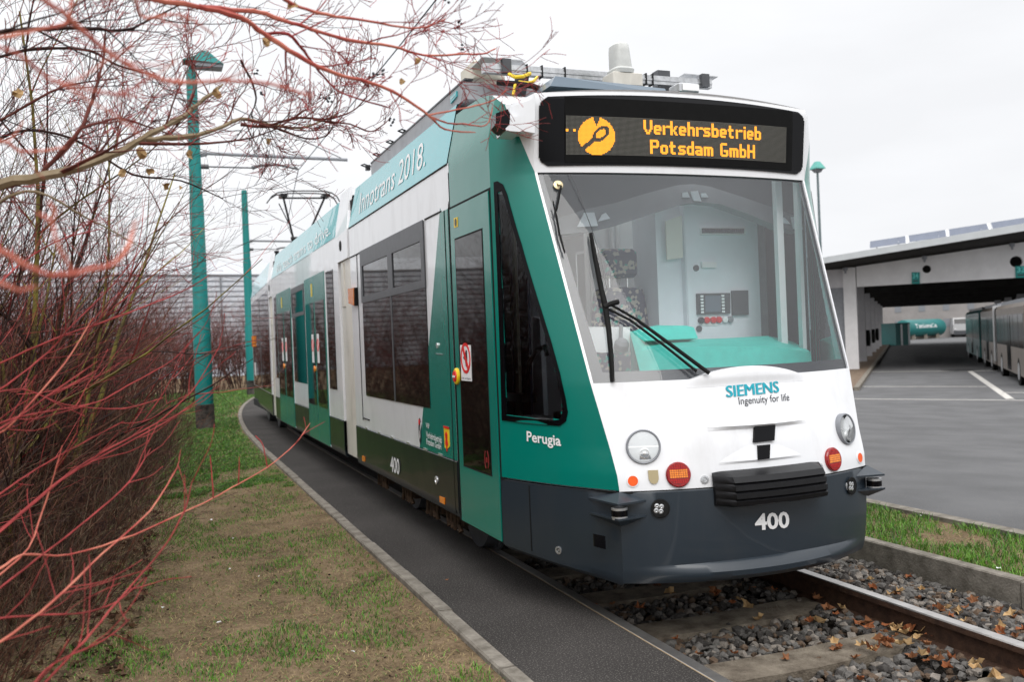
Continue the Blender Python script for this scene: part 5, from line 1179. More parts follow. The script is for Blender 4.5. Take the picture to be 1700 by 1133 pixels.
def cantilever(root, y, x0, xe, z, z2, xa, xw):
    b = MB(); b.tube([(x0, y, z), (xe, y, z - .04)], .035, 8); b.tube([(x0 - .02, y, z - .03), (x0 + .12, y, z)], .06, 8); b.build('bracket_arm', M['midgrey'], root, True)
    b = MB(); b.tube([(x0, y, z2), (xa, y, z2)], .016, 6); b.tube([(x0, y, z2), (x0 + .15, y, z2)], .05, 8); b.tube([(xa - .05, y, z2), (xa + .1, y, z2 + .05), (xa + .45, y, z2 + .08), (xw, y, z2)], [.045, .03, .022, .02], 6); b.tube([(xw - .15, y, z - .04), (xw - .12, y, z2 + .10), (xw, y, z2)], .014, 6); b.build('steady_arm', M['darkgrey'], root, True)
    b = MB(); b.tube([(x0, y, z + 1.25), (xe - .1, y, z - .02)], .010, 6); b.build('stay_wire', M['darkgrey'], root)
cantilever(p1, 19.55, .95, 3.92, 5.54, 5.27, 2.0, 2.88)
cantilever(p2, 33.3, 3.1, 6.0, 5.35, 5.05, 4.1, 4.75)
b = MB(); b.tube([(2.92, -8, 5.25), (2.92, 2, 5.18), (2.90, 11, 5.18), (2.88, 19.55, 5.25), (3.6, 27, 5.12), (4.75, 33.3, 5.08), (8, 46, 5.1)], .0085, 6); tag(b.build('contact_wire', mat('copper_wire', (.05, .07, .08), .5, .6)), 'thin contact wire running above the track to the poles', 'wire')
p = Vector((29.643,35.751,8.935)); lamp = empty('street_lamp', (p.x, p.y, ZG), 'slim street lamp with green hood behind the right side of the tram', 'street lamp')
b = MB(); b.tube([(p.x, p.y, ZG), (p.x, p.y, p.z)], [.08, .055], 10); b.build('post', mat('slate_post', (.12, .16, .17), .5, var=.1), lamp, True)
b = MB(); b.lathe([(0, .52), (.13, .5), (.36, .2), (.38, .14), (.20, .14)], p, (0, 0, 1), 4); hd_o = b.build('hood', mat('hood_green', (.10, .38, .33), .5, var=.1), lamp); b = MB(); b.lathe([(.28, .14), (.16, -.02), (0, -.02)], p, (0, 0, 1), 4); b.build('lantern_glass', M['midgrey'], hd_o)
# ================================================================ CORRUGATED HALL
hall = empty('corrugated_hall', (-14, 61, 0), 'long grey hall clad in horizontal corrugated sheet behind the poles', 'hall')
b = MB(); prof = []
z = -.5
while z < 6.5: prof += [(0, z), (0, z + .21), (.09, z + .25), (.09, z + .29)]; z += .33
CA, CB = Vector((-40, 56, 0)), Vector((12, 63.5, 0)); cd = (CB - CA).normalized(); cn = Vector((-cd.y, cd.x, 0))
for k in range(len(prof) - 1):
    (i0, z0), (i1, z1) = prof[k], prof[k + 1]
    b.face([CA + cn * i0 + Vector((0, 0, z0)), CB + cn * i0 + Vector((0, 0, z0)), CB + cn * i1 + Vector((0, 0, z1)), CA + cn * i1 + Vector((0, 0, z1))], 0 if k % 4 == 0 else 1)
b.build('cladding', [mat('corrugated_sheet', (.60, .63, .68), .5, 0., var=.06, scale=2), mat('corrugation_groove', (.47, .495, .54), .7)], hall, fixn=False)
b = MB(); b.loft([[CA + Vector((0, 0, z)) + cn * o for z, o in ((6.5, -.1), (7.3, .3), (7.3, 25), (6.5, 25))], [CB + Vector((0, 0, z)) + cn * o for z, o in ((6.5, -.1), (7.3, .3), (7.3, 25), (6.5, 25))]], 0, True, True); b.loft([[CB + cn * .1 + Vector((0, 0, -.5)), CB + cn * 25 + Vector((0, 0, -.5)), CB + cn * 25 + Vector((0, 0, 6.5)), CB + cn * .1 + Vector((0, 0, 6.5))], [CB - cd * .3 + cn * .1 + Vector((0, 0, -.5)), CB - cd * .3 + cn * 25 + Vector((0, 0, -.5)), CB - cd * .3 + cn * 25 + Vector((0, 0, 6.5)), CB - cd * .3 + cn * .1 + Vector((0, 0, 6.5))]], 0, True, True); b.build('roof', mat('hall_roof', (.55, .57, .60), .4, .2, var=.05), hall)
b = MB(); q = CA.lerp(CB, .845); b.tube([q - cn * .1 + Vector((0, 0, 0)), q - cn * .1 + Vector((0, 0, 6.4))], .06, 6); b.build('downpipe', M['midgrey'], hall)

# ================================================================ SHRUBS, BRANCHES, GRASS
rng = random.Random(23)
def rv(): return Vector((rng.gauss(0, 1), rng.gauss(0, 1), rng.gauss(0, 1))).normalized()
def curve(p, d, ln, n, wob, up):
    """points of a growing shoot"""
    P = [Vector(p)]; d = Vector(d).normalized(); st = ln / n
    for k in range(n):
        d = (d + rv() * wob + Vector((0, 0, up))).normalized(); P.append(P[-1] + d * st)
    return P
def shoot(mb, p, d, ln, r, lev, mats, up=.05, wob=.12, kids=(9, 5, 2), ratio=.45, sides=(5, 3, 3, 3), spread=.8):
    n = max(3, int(4 + 2 * (len(kids) - lev))) if lev else 7
    P = curve(p, d, ln, n, wob, up)
    R_ = [max(.0011, r * (1 - .8 * i / n)) for i in range(n + 1)]
    mb.tube(P, R_, sides[min(lev, 3)], mats[min(lev, len(mats) - 1)] if not isinstance(mats[min(lev, len(mats) - 1)], tuple) else rng.choice(mats[min(lev, len(mats) - 1)]), False)
    if lev >= len(kids): return
    for k in range(kids[lev]):
        t = rng.uniform(.22, .98) * n; i = min(n - 1, int(t)); q = P[i].lerp(P[i + 1], t - i); td = (P[i + 1] - P[i]).normalized()
        side = td.cross(rv()).normalized(); nd = td * rng.uniform(.6, 1.0) + side * spread * rng.uniform(.6, 1.1)
        shoot(mb, q, nd, ln * ratio * rng.uniform(.55, 1.15), R_[i] * .62, lev + 1, mats, up, wob, kids, ratio, sides, spread)
SHM = [M['dark_bark'], M['brown_bark'], M['red_bark'], M['litter_bark'], M['yellow_lichen']]
def shrub_mesh(stems, h, rad, kids, mats, r0=.012, tilt=.45):
    mb = MB()
    for k in range(stems):
        a = rng.uniform(0, 6.28); q = rng.uniform(0, 1) ** .6 * rad
        d = Vector((math.cos(a) * tilt * rng.uniform(.2, 1.3), math.sin(a) * tilt * rng.uniform(.2, 1.3), 1))
        shoot(mb, (math.cos(a) * q, math.sin(a) * q, -.05), d, h * rng.uniform(.6, 1.1), r0 * rng.uniform(.7, 1.3), 0, mats, .03, .10, kids)
    return mb
def new_mesh_obj(name, mb, mats, loc):
    me = bpy.data.meshes.new(name); me.from_pydata([tuple(v) for v in mb.v], [], mb.f)
    for m in mats: me.materials.append(m)
    me.polygons.foreach_set('material_index', mb.m); me.update()
    o = bpy.data.objects.new(name, me); COL.objects.link(o); o.location = loc; return o
TYPES = [new_mesh_obj('bare_shrub', shrub_mesh(36, 3.0, .6, (9, 6), [(0, 0, 1), (0, 1, 1), (1, 2, 1, 0)]), SHM, (0, 0, 0)),
         new_mesh_obj('bare_shrub', shrub_mesh(42, 2.5, .7, (9, 6), [(0, 1), (0, 1, 0), (0, 1, 2, 0)]), SHM, (0, 0, 0)),
         new_mesh_obj('dry_thicket', shrub_mesh(120, 1.05, .7, (7, 4), [(3, 1), (3, 1, 0), (1, 3, 0, 0)], .005, .9), SHM, (0, 0, 0)),
         new_mesh_obj('bare_shrub', shrub_mesh(30, 3.3, .45, (8, 5, 2), [(4, 0, 4), (0, 4, 1), (0, 1, 2), (1, 2, 0)], .02, .35), SHM, (0, 0, 0))]
first = [True] * 4
def place(ti, x, y, s, rz, label, cat, group):
    o = TYPES[ti]
    if not first[ti]: o = o.copy(); COL.objects.link(o)
    first[ti] = False
    o.location = (x, y, lawnz(x, y) - .02); o.scale = (s, s, s * rng.uniform(.95, 1.05)); o.rotation_euler = (0, 0, rz)
    tag(o, label, cat, group)
ROW = [(-1.15, 5.3, 1.0, 0), (-1.25, 6.9, 1.08, 1), (-.95, 8.4, 1.0, 0), (-.85, 10.1, 1.05, 1), (-.75, 12.0, 1.0, 0), (-.55, 14.2, 1.02, 1), (-.4, 16.5, .95, 0), (-.3, 19.5, .9, 1),
       (-2.6, 6.0, 1.2, 1), (-2.5, 8.4, 1.25, 0), (-2.4, 10.8, 1.25, 1), (-2.2, 13.6, 1.25, 0), (-2.0, 17.0, 1.2, 1), (-1.6, 21.0, 1.15, 0), (-4.2, 9.0, 1.35, 0), (-4.1, 13.0, 1.35, 1)]
for i, (x, y, s, t) in enumerate(ROW):
    x -= .36 + (.45 if y > 11 else .1); s *= (.88 if y > 11 else .93) * (.82 if x < -1.9 else 1)
    place(t, x, y, s, rng.uniform(0, 6.28), 'tall leafless brown shrub in the dense row left of the lawn', 'shrub', 'bare shrubs lining the lawn')
place(3, -1.2, 7.3, 1.1, 1.0, 'leafless shrub with yellow lichen on its thick leaning stems', 'shrub', 'bare shrubs lining the lawn')
for i, (x, y, s) in enumerate(((-.95, 4.9, .8), (-.75, 6.2, 1.0), (-.55, 7.6, 1.0), (-.45, 9.0, 1.0), (-.25, 10.8, 1.0), (-.1, 12.8, 1.0), (.05, 15.0, 1.0), (-1.6, 5.6, 1.1), (-1.5, 7.2, 1.2))):
    x -= .2 if y < 7.5 else .6
    place(2, x, y, s, rng.uniform(0, 6.28), 'low tangle of dry brown stalks at the foot of the shrubs', 'undergrowth', 'dry thickets at the foot of the shrubs')
for i, (x, y, s) in enumerate(((-.8, 25, 1.1), (.2, 30, 1.15), (.6, 36.5, 1.1), (1.9, 38.5, 1.15), (3.2, 40, 1.1), (4.4, 41.5, 1.15), (5.8, 43.5, 1.1), (-1, 34, 1.3), (-2, 28, 1.3), (1.2, 43, 1.3), (3.6, 45, 1.3))):
    place(i % 2, x, y, s, rng.uniform(0, 6.28), 'far leafless brown shrub in the hedge behind the teal poles', 'shrub', 'far hedge behind the poles')

# ---- the foreground red dogwood and the tree whose limbs hang over the lawn
def limb(name, pts, r0, r1, mats_, parent, kids, mi=(0, 1, 2), klen=.35, kup=.03, seed=1, spread=.8, sub=(5, 3), start=.0, sides=6):
    global rng
    rng = random.Random(seed); mb = MB(); P = [Vector(p) for p in pts]
    Q = []
    for i in range(len(P) - 1):                                   # smooth the outline
        a, b_, c, d = P[max(0, i - 1)], P[i], P[i + 1], P[min(len(P) - 1, i + 2)]
        for k in range(4):
            t = k / 4; ln_ = (c - b_).length; m0 = (c - a) / 2; m1 = (d - b_) / 2
            if m0.length > ln_: m0 *= ln_ / m0.length
            if m1.length > ln_: m1 *= ln_ / m1.length
            Q.append(b_ * (2 * t ** 3 - 3 * t * t + 1) + m0 * (t ** 3 - 2 * t * t + t) + c * (3 * t * t - 2 * t ** 3) + m1 * (t ** 3 - t * t))
    Q.append(P[-1]); n = len(Q) - 1; RR = [(r0 + (r1 - r0) * i / n) * rng.uniform(.86, 1.16) for i in range(n + 1)]; RR[-1] *= .55
    for i in range(1, n): Q[i] = Q[i] + rv() * RR[i] * .35
    mb.tube(Q, RR, sides, mi[0], True)
    for k in range(kids):
        t = rng.uniform(start, 1) * n; i = min(n - 1, int(t)); q = Q[i].lerp(Q[i + 1], t - i); td = (Q[i + 1] - Q[i]).normalized()
        s_ = td.cross(rv()).normalized(); s_ = (s_ + Vector((0, 0, .35))).normalized()
        shoot(mb, q, td * rng.uniform(.5, 1) + s_ * spread, klen * rng.uniform(.5, 1.25), max(.0016, RR[i] * .5), 0, [mi[1], mi[1], mi[2], mi[2]], kup, .16, sub, .5, (4, 3, 3, 3), .8)
    return mb.build(name, mats_, parent, fixn=False)
BM = [M['red_bark'], M['red_bark'], M['pink_bark'], M['brown_bark'], M['dark_bark'], M['lichen_bark']]
dog = empty('dogwood', (-1.75, 2.3, 0), 'red stemmed dogwood leaning in from the left foreground with bare coral twigs', 'shrub')
bs = (-1.75, 2.3, -.02)
def near(pts, r0, r1, seed, mi=(0, 0, 0), kids=4, klen=.2, root=True, sub=(), base=bs):
    limb('branch', ([base] if root else []) + list(pts), r0 * (.62 if base == bs else .8), r1 * .85, BM, dog, kids, mi, klen, .06, seed, .55, sub, .3 if root else .1)
near([(-0.587,3.419,1.483),(-0.476,3.377,1.521),(-0.31,3.313,1.592),(-0.154,3.329,1.646),(-0.032,3.358,1.693),(0.096,3.386,1.747),(0.179,3.429,1.8)], .006, .0022, 1)
near([(-0.571,3.109,1.287),(-0.439,3.058,1.318),(-0.389,3.039,1.36),(-0.267,3.145,1.514),(-0.185,3.189,1.654)], .0055, .0022, 2, (2, 0, 0))
near([(-0.527,2.94,1.266),(-0.379,2.959,1.364),(-0.286,3.0,1.433),(-0.167,3.03,1.516)], .005, .002, 3)
near([(-0.505,3.084,1.302),(-0.396,3.042,1.36),(-0.198,3.27,1.379),(-0.097,3.383,1.428),(0.053,3.478,1.511),(0.143,3.519,1.605)], .005, .002, 4)
near([(-0.366,3.182,1.097),(-0.207,3.273,1.204),(-0.012,3.351,1.296),(0.082,3.391,1.374),(0.129,3.449,1.422),(0.215,3.492,1.558)], .0052, .002, 5, (0, 0, 0), 6)
near([(-0.294,3.155,1.15),(-0.112,3.237,1.241),(0.03,3.335,1.306),(0.15,3.441,1.377)], .0045, .002, 6)
near([(-0.533,3.095,1.435),(-0.434,3.057,1.439),(-0.373,3.109,1.439),(-0.272,3.146,1.386),(-0.114,3.238,1.358),(0.012,3.342,1.381)], .0045, .002, 7, (0, 0, 0), 4)
near([(-0.526,2.787,0.927),(-0.418,2.822,0.969),(-0.369,2.88,0.989),(-0.265,2.992,0.953),(-0.09,3.077,0.976),(0.06,3.247,1.003),(0.16,3.361,1.023),(0.249,3.403,1.059),(0.362,3.512,1.096),(0.48,3.618,1.164),(0.547,3.668,1.235)], .0065, .002, 8, (2, 0, 0), 0)
near([(0.16,3.361,1.023),(0.159,3.361,1.102),(0.156,3.362,1.173)], .0042, .0022, 81, (0, 0, 0), 0, .1, False)
near([(0.249,3.403,1.059),(0.255,3.401,1.155)], .0042, .0022, 82, (0, 0, 0), 0, .1, False)
near([(0.362,3.512,1.096),(0.355,3.514,1.143),(0.347,3.517,1.184),(0.325,3.526,1.214)], .0042, .0022, 83, (0, 0, 0), 0, .1, False)
near([(0.48,3.618,1.164),(0.514,3.605,1.202),(0.603,3.647,1.239)], .0022, .0014, 84, (0, 0, 0), 0, .1, False)
near([(0.521,3.603,1.22),(0.518,3.604,1.248),(0.514,3.605,1.265)], .002, .0014, 85, (0, 0, 0), 0, .1, False)
near([(-0.443,2.452,0.851),(-0.376,2.502,0.859),(-0.265,2.535,0.93),(-0.159,2.723,0.998),(-0.037,2.904,1.074),(0.044,3.025,1.18)], .0065, .0022, 9, (2, 0, 0), 6)
near([(-0.345,2.414,0.694),(-0.278,2.464,0.759),(-0.195,2.508,0.831),(-0.124,2.633,0.886),(-0.006,2.816,0.978),(0.054,2.869,1.066),(0.082,2.935,1.145)], .0055, .002, 10, (0, 0, 0), 6)
near([(-0.47,2.614,0.88),(-0.386,2.582,0.894),(-0.298,2.624,0.879),(-0.212,2.667,0.86),(-0.128,2.711,0.867),(-0.057,2.76,0.912)], .0045, .0018, 11, (0, 0, 0), 4)
near([(-0.317,2.403,0.762),(-0.262,2.458,0.8),(-0.153,2.493,0.829),(-0.095,2.622,0.838)], .0045, .0018, 12)
near([(-0.53,3.093,1.074),(-0.445,3.061,1.14),(-0.362,3.181,1.19),(-0.244,3.212,1.252),(-0.111,3.237,1.317)], .005, .002, 13)
near([(-0.403,3.045,0.945),(-0.35,3.176,1.059),(-0.301,3.158,1.205),(-0.285,3.152,1.26)], .0046, .002, 15, (2, 0, 0))
near([(-0.554,3.255,1.606),(-0.444,3.213,1.768),(-0.354,3.33,1.872),(-0.262,3.295,1.917),(-0.159,3.407,1.961)], .005, .002, 16, (0, 0, 0), 6)
near([(-0.453,2.76,0.9),(-0.335,2.867,0.974),(-0.202,2.967,1.06),(-0.096,3.079,1.141),(-0.033,3.207,1.226)], .005, .002, 18)
near([(-0.581,3.265,1.366),(-0.439,3.211,1.452),(-0.33,3.321,1.55),(-0.254,3.292,1.634),(-0.128,3.395,1.776),(-0.018,3.353,1.914)], .005, .002, 20)
# thick pale-red stems close to the camera, out of focus
near([(-0.216,1.1,1.668),(-0.151,1.097,1.646),(-0.112,1.114,1.622),(-0.083,1.124,1.623),(-0.043,1.141,1.635),(-0.028,1.167,1.656),(-0.023,1.187,1.675),(-0.019,1.186,1.69)], .0048, .0022, 30, (2, 2, 2), 0, .1, True, (), (-1.3, .8, .0))
near([(-0.083,1.124,1.623),(-0.097,1.108,1.654),(-0.102,1.11,1.677),(-0.117,1.116,1.689)], .0036, .0018, 31, (2, 2, 2), 0, .1, False)
near([(-0.206,1.097,1.618),(-0.149,1.075,1.61),(-0.133,1.079,1.602),(-0.115,1.083,1.606)], .0036, .0016, 32, (2, 2, 2), 0, .1, True, (), (-1.3, .8, .0))
near([(-0.102,1.11,1.677),(-0.098,1.109,1.688),(-0.105,1.111,1.7)], .0032, .0016, 33, (2, 2, 2), 0, .1, False)

tree = empty('overhanging_tree', (-2.1, 2.6, 0), 'bare tree with lichened limb and dense fine red tipped twigs hanging over the lawn', 'tree')
tb = (-2.1, 2.6, 0)
TM_ = [M['lichen_bark'], M['dark_bark'], M['red_bark'], M['russet_bark'], M['pink_bark']]
mb = MB(); mb.tube([(-2.1, 2.6, -.1), (-2.08, 2.62, .8), (-2.0, 2.7, 1.5), (-1.9, 2.8, 2.0), (-1.85, 2.9, 2.6), (-1.9, 3.0, 3.6)], [.075, .065, .055, .045, .035, .02], 10); mb.build('trunk', M['lichen_bark'], tree, True)
def over(pts, r0, r1, seed, mi, kids, klen, sub=(6, 4), root=(-2.0, 2.7, 1.6), up=.04, start=.05): limb('branch', ([root] if root else []) + list(pts), r0, r1, TM_, tree, kids, mi, klen, up, seed, .8, sub, start)
over([(-0.679,3.474,2.055),(-0.457,3.389,2.104),(-0.273,3.318,2.135),(-0.113,3.31,2.192),(-0.024,3.33,2.252),(0.105,3.387,2.347),(0.17,3.469,2.419),(0.261,3.542,2.513)], .022, .005, 41, (0, 3, 2), 9, 0.495)
over([(-0.03,3.332,2.25),(0.072,3.347,2.265),(0.181,3.358,2.287),(0.309,3.416,2.357),(0.4,3.488,2.363),(0.539,3.542,2.366),(0.688,3.592,2.436)], .011, .003, 42, (0, 3, 2), 11, 0.272, (6, 4), None)
over([(-0.328,3.34,2.132),(-0.252,3.31,2.218),(-0.206,3.293,2.273),(-0.177,3.335,2.36),(-0.156,3.327,2.419),(-0.132,3.371,2.533),(-0.123,3.368,2.624)], .008, .003, 43, (3, 3, 2), 8, 0.45, (6, 4), None)
over([(-0.206,3.293,2.273),(-0.125,3.369,2.321),(-0.08,3.459,2.35),(-0.004,3.536,2.345),(0.088,3.608,2.332)], .006, .002, 44, (3, 3, 2), 4, 0.227, (5, 3), None)
over([(-0.623,3.024,2.334),(-0.381,2.931,2.451),(-0.291,2.95,2.477),(-0.148,2.949,2.488),(-0.051,2.965,2.498),(0.018,2.992,2.546),(0.106,3.012,2.605)], .009, .003, 45, (1, 1, 2), 9, 0.45)
over([(-0.818,3.956,2.493),(-0.501,3.834,2.646),(-0.334,3.77,2.672),(-0.196,3.824,2.688),(-0.094,3.892,2.657),(0.037,3.949,2.647)], .008, .003, 46, (1, 3, 2), 9, 0.495)
over([(-0.874,4.191,2.338),(-0.54,4.063,2.465),(-0.383,4.003,2.552),(-0.279,4.07,2.624),(-0.101,4.109,2.671)], .008, .003, 47, (3, 1, 2), 8, 0.54)
over([(-0.519,2.556,2.425),(-0.317,2.478,2.446),(-0.12,2.51,2.508),(-0.026,2.581,2.468),(0.139,2.625,2.467),(0.255,2.687,2.488),(0.327,2.713,2.492),(0.425,2.729,2.474),(0.569,2.781,2.46),(0.723,2.829,2.468),(0.845,2.889,2.465),(0.996,2.938,2.497),(1.054,2.916,2.493),(1.116,2.946,2.527)], .010, .0022, 48, (4, 2, 2), 11, 0.324, (4, 3), (-1.9, 2.4, 2.6), .02, .45)
over([(0.139,2.625,2.467),(0.249,2.636,2.448),(0.311,2.666,2.42),(0.409,2.681,2.369),(0.517,2.694,2.328),(0.616,2.709,2.315),(0.713,2.726,2.287),(0.81,2.742,2.23),(0.868,2.773,2.199),(0.958,2.739,2.186)], .0085, .0022, 49, (4, 2, 2), 5, 0.234, (4, 2), None, .02, .1)
over([(0.81,2.742,2.234),(0.94,2.746,2.266),(1.028,2.765,2.297),(1.075,2.747,2.331)], .003, .002, 50, (4, 2, 2), 3, 0.09, (2,), None, .05)
over([(0.81,2.742,2.23),(0.878,2.769,2.218),(0.924,2.752,2.214),(1.006,2.774,2.219),(1.028,2.765,2.281)], .003, .0018, 51, (4, 2, 2), 3, 0.09, (2,), None, .05)
over([(0.311,2.666,2.42),(0.383,2.692,2.432),(0.432,2.726,2.398),(0.48,2.761,2.353),(0.538,2.793,2.308),(0.605,2.767,2.277),(0.689,2.735,2.246)], .005, .002, 52, (2, 2, 2), 6, 0.225, (4, 2), None, .03)
over([(0.282,2.463,2.486),(0.375,2.534,2.464),(0.468,2.552,2.449),(0.589,2.559,2.443),(0.726,2.614,2.453),(0.796,2.64,2.476),(0.851,2.673,2.512)], .006, .002, 53, (4, 2, 2), 5, 0.225, (4, 2), (-1.9, 2.4, 2.8), .02, .4)
over([(0.308,3.417,2.338),(0.398,3.436,2.34),(0.511,3.446,2.38),(0.619,3.458,2.382),(0.725,3.471,2.422),(0.778,3.45,2.475)], .006, .002, 54, (3, 3, 2), 13, 0.233, (6, 4), None, .06)
over([(0.368,3.393,2.335),(0.444,3.418,2.327),(0.537,3.436,2.302),(0.607,3.409,2.308),(0.638,3.397,2.353)], .0045, .0018, 55, (3, 1, 2), 6, 0.143, (4, 2), None, .05)
over([(0.566,3.425,2.371),(0.609,3.408,2.361),(0.702,3.426,2.36),(0.783,3.448,2.34),(0.825,3.432,2.361),(0.858,3.42,2.391)], .004, .0018, 56, (3, 3, 2), 4, 0.13, (4, 2), None, .05)
over([(0.326,3.517,2.599),(0.364,3.502,2.509),(0.372,3.499,2.442),(0.338,3.512,2.377)], .005, .002, 57, (1, 1, 2), 8, 0.207, (5, 3), None, .03)
over([(-0.789,3.731,1.915),(-0.49,3.616,2.08),(-0.372,3.571,2.11),(-0.227,3.622,2.031),(-0.152,3.7,1.998),(-0.011,3.753,1.914)], .007, .002, 58, (0, 3, 2), 6, 0.36, (5, 3))
over([(-0.896,4.843,2.358),(-0.581,4.722,2.564),(-0.334,4.734,2.549),(-0.08,4.744,2.39),(0.136,4.768,2.37),(0.331,4.8,2.291)], .008, .003, 59, (1, 1, 3), 12, 0.54, (6, 4))
# blurred coral shoots near the lens
over([(-0.225,1.265,2.005),(-0.121,1.278,1.98),(-0.08,1.316,1.959),(-0.04,1.354,1.934),(-0.003,1.372,1.92),(0.044,1.375,1.91),(0.145,1.39,1.923),(0.234,1.41,1.911)], .0042, .0022, 61, (4, 4, 4), 4, 0.09, (), (-1.6, 2.0, 2.4), .02, .5)
over([(-0.248,1.381,1.97),(-0.183,1.409,1.967),(-0.143,1.447,1.993),(-0.107,1.487,2.019),(-0.099,1.484,2.044)], .0036, .002, 62, (4, 4, 4), 2, 0.09, (), (-1.6, 2.0, 2.4), .02, .5)
over([(-0.207,1.151,1.884),(-0.142,1.179,1.881),(-0.11,1.22,1.864),(-0.066,1.257,1.862),(-0.011,1.29,1.866)], .003, .0018, 63, (4, 4, 4), 4, 0.09, (), (-1.6, 2.0, 2.4), .02, .5)
over([(-0.276,1.498,1.829),(-0.204,1.524,1.85),(-0.178,1.568,1.844),(-0.122,1.6,1.86)], .0034, .002, 64, (4, 4, 4), 2, 0.072, (), (-1.6, 2.0, 2.0), .02, .5)
over([(-0.032,1.512,2.096),(-0.004,1.555,2.063),(0.005,1.551,2.058),(0.055,1.585,2.079),(0.112,1.617,2.059)], .003, .0016, 65, (4, 4, 4), 3, 0.072, (), (-1.5, 2.0, 2.8), .02, .5)
# papery brown leaves still hanging, dark berry clusters
rng = random.Random(5); b = MB()
for p in [(0.131,3.377,2.214),(0.225,3.341,2.431),(0.41,3.484,2.296),(0.053,3.836,2.186),(0.108,3.815,2.174),(-0.027,3.545,2.249),(-0.1,3.787,2.222),(0.325,2.714,2.412),(0.375,2.534,2.461),(0.823,2.898,2.454),(0.721,2.722,2.327),(0.0,4.07,2.282),(-0.418,3.588,2.453)]:
    s = rng.uniform(.013, .024); Q = Matrix.Rotation(rng.uniform(0, 6.3), 3, 'Y') @ Matrix.Rotation(rng.uniform(-.8, .8), 3, 'X')
    c = [Vector((0, 0, 0))] + [Vector((math.cos(k * .785) * s * rng.uniform(.4, 1.1), s * rng.uniform(-.6, .6), math.sin(k * .785) * s * rng.uniform(.4, 1.2))) for k in range(8)]
    for k in range(8): b.face([Vector(p) + Q @ c[0], Vector(p) + Q @ c[1 + k], Vector(p) + Q @ c[1 + (k + 1) % 8]])
o = b.build('withered_leaves', M['tan_leaf'], tree, fixn=False); o['kind'] = 'stuff'
b = MB()
for p in [(0.86,3.419,2.38),(0.855,3.421,2.371),(0.659,2.853,2.38),(0.668,2.85,2.384),(0.69,2.842,2.385),(0.975,2.946,2.589),(0.987,2.942,2.597),(0.987,2.942,2.518),(0.6,3.411,2.454),(0.62,3.404,2.436),(0.633,3.399,2.442),(-0.262,3.528,2.456),(-0.368,3.355,2.551),(0.4,3.488,2.474),(0.376,3.498,2.553),(0.854,2.671,2.565)]:
    for k in range(3): q = Vector(p) + rv() * .010; b.lathe([(0, -.005), (.0045, -.002), (.0045, .002), (0, .005)], q, (0, 0, 1), 6)
o = b.build('berries', M['letter_black'], tree, fixn=False); o['kind'] = 'stuff'

# ---- grass
GM = [mat('grass_green', (.062, .185, .012), .6, var=.3, scale=3), mat('grass_light', (.115, .25, .022), .6, var=.3, scale=3), mat('grass_dry', (.30, .235, .12), .8, var=.25, scale=3), mat('grass_dark', (.032, .085, .012), .6, var=.3, scale=3)]
def blades(name, pts, label=None):
    V = []; F_ = []; MI = []
    for x, y, z, h, w, lean, mi in pts:
        a = rng.uniform(0, 6.28); ca, sa = math.cos(a), math.sin(a); la = rng.uniform(0, 6.28); lx_, ly_ = math.cos(la) * lean * h, math.sin(la) * lean * h; b0 = len(V)
        V += [(x - ca * w, y - sa * w, z - .004), (x + ca * w, y + sa * w, z - .004), (x + lx_ * .45 + ca * w * .8, y + ly_ * .45 + sa * w * .8, z + h * .6), (x + lx_ * .45 - ca * w * .8, y + ly_ * .45 - sa * w * .8, z + h * .6), (x + lx_, y + ly_, z + h * (1 - .25 * lean))]
        F_ += [(b0, b0 + 1, b0 + 2, b0 + 3), (b0 + 3, b0 + 2, b0 + 4)]; MI += [mi, mi]
    me = bpy.data.meshes.new(name); me.from_pydata(V, [], F_)
    for m in GM: me.materials.append(m)
    me.polygons.foreach_set('material_index', MI); me.update(); o = bpy.data.objects.new(name, me); COL.objects.link(o); o['kind'] = 'stuff'; return o
def gn(x, y, s, o=0.): return noise.noise(Vector((x * s, y * s, o)))
pts = []
while len(pts) < 84000:                                           # near lawn: worn, green only in patches
    y = 2.6 + 11 * rng.random() ** 1.5; x = kx(y) - .02 - rng.random() ** .9 * (1.9 + .12 * y)
    g = gn(x, y, 1.5) + .55 * gn(x, y, 4.2, 7) + .35 * gn(x, y, 11, 3) + .04 * (y - 7) + (.12 if x > .5 else 0)
    if y > 8: g += .09 * (y - 8)
    if x > .9: g += .08
    if 8.0 < y < 11 and x > .3: g -= .35
    if x < -.3: g -= .2
    z = lawnz(x, y) * min(1, .25 + (kx(y) - x) * 1.5)
    if g > .12: pts.append((x, y, z, rng.uniform(.014, .034), rng.uniform(.0015, .003), rng.uniform(.3, 1.3), rng.choice((0, 0, 1, 1, 3, 2))))
    elif g > -.08 and rng.random() < .30: pts.append((x, y, z, rng.uniform(.010, .026), rng.uniform(.0014, .0026), rng.uniform(.5, 1.5), rng.choice((0, 1, 2, 2, 2))))
    elif rng.random() < .45: pts.append((x, y, z + .002, rng.uniform(.005, .022), rng.uniform(.0012, .0025), rng.uniform(1.5, 3.5), rng.choice((2, 2, 2, 0))))
blades('grass', pts)
pts = []
while len(pts) < 105000:
    y = 10.5 + 27 * rng.random() ** 1.7; x = kx(y) - .02 - rng.random() * (2.4 if y < 22 else 5); k = y / 12
    if y < 13.5 and gn(x, y, 1.5) + .4 * gn(x, y, 5, 2) < .12 - (y - 10.5) * .12: continue
    pts.append((x, y, lawnz(x, y) * .7, rng.uniform(.02, .045) * (.8 + .2 * k), rng.uniform(.0025, .005) * k, rng.uniform(.3, 1.2), rng.choice((0, 0, 1, 3, 3, 2 if rng.random() < .4 else 0))))
blades('grass', pts)
pts = []
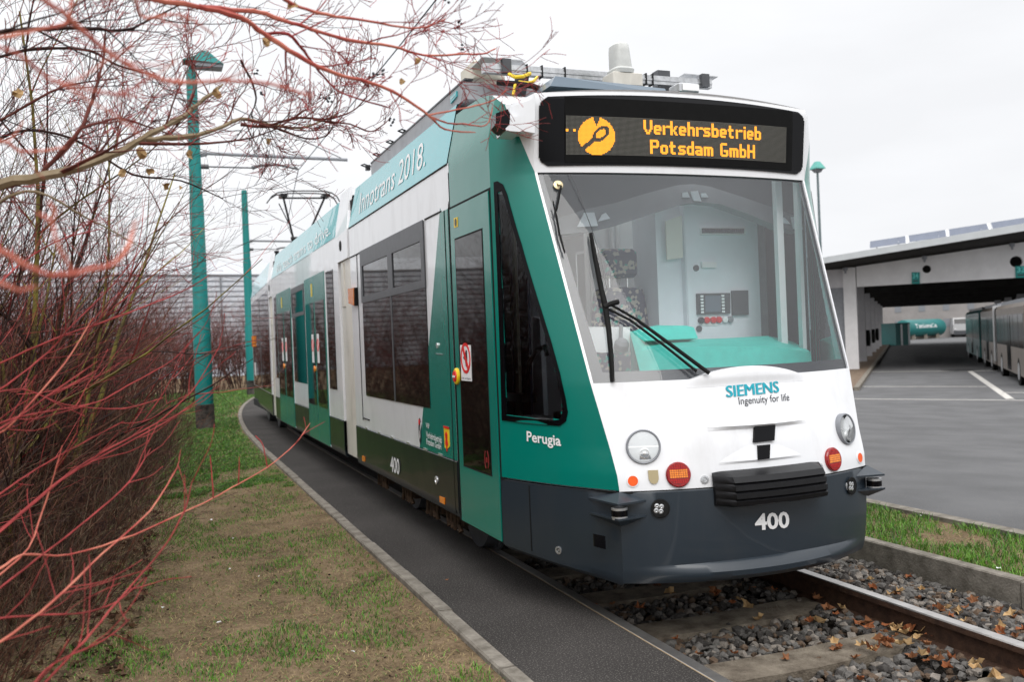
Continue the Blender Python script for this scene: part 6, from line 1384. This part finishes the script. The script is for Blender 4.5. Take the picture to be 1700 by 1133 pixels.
while len(pts) < 30000:
    y = 3.0 + 17 * rng.random() ** 1.6; x = kx(y) + rng.uniform(3.34, 4.28)
    g = gn(x, y, 1.8) + .5 * gn(x, y, 5, 4) + .3 * gn(x, y, 14, 1)
    if g > -.22: pts.append((x, y, -.035, rng.uniform(.03, .075), rng.uniform(.0018, .0034), rng.uniform(.2, 1.0), rng.choice((0, 0, 1, 1, 1, 3))))
    elif rng.random() < .3: pts.append((x, y, -.033, rng.uniform(.01, .03), rng.uniform(.0015, .003), rng.uniform(1, 3), rng.choice((2, 2, 0))))
blades('grass', pts)
# ---- brown leaf litter below the shrubs, straws and crumbs on the worn lawn
lf = []
for k in range(2600):
    y = rng.uniform(3.0, 18); x = -.15 + .035 * (y - 6) - abs(rng.gauss(0, .9)); lf.append((x, y, lawnz(x, y)))
leaves(lf, 'leaf_litter', [mat('litter_dark', (.075, .045, .028), .9, var=.4, scale=12), M['litter_bark'], mat('litter_brown', (.15, .085, .05), .9, var=.3, scale=12)], .035)
lf = []
for k in range(800):
    y = 3 + 9 * rng.random() ** 1.3; x = kx(y) - .05 - rng.random() * 2.2; lf.append((x, y, lawnz(x, y)))
leaves(lf, 'lawn_litter', [M['litter_bark'], M['tan_leaf'], M['litter_bark'], M['dark_bark'], M['dark_bark']], .010)
for k, (x, y, z) in enumerate([(0.405,8.963,-0.01),(0.514,7.837,-0.01),(0.415,6.76,-0.01),(-0.03,6.019,-0.01),(0.268,5.508,-0.01),(0.854,4.616,-0.01),(0.582,6.46,-0.01),(4.769,4.245,0),(5.592,5.695,0)]):
    b = MB(); s = rng.uniform(.007, .014); c = (x, y, lawnz(x, y) * .8 + .012 if x < 1.4 else .0)
    q = [(x + s * math.cos(t) * rng.uniform(.6, 1.3), y + s * math.sin(t) * rng.uniform(.6, 1.3), c[2] + rng.uniform(.0, .012)) for t in fr(6, 0, 5.2)]
    b.loft([q, [(a, b_, c_ + .003) for a, b_, c_ in q]], 0, True, True); tag(b.build('paper_scrap', M['lettering']), 'small crumpled white scrap lying on the worn lawn' if x < 1.4 else 'small white scrap lying in the green verge right of the tram', 'litter', 'white scraps on the lawn' if x < 1.4 else 'white scraps in the verge')
x, y, z = (1.672,5.689,0)
leaves([(x, y, .004)], 'crumb', [M['dead_leaf']], .015)
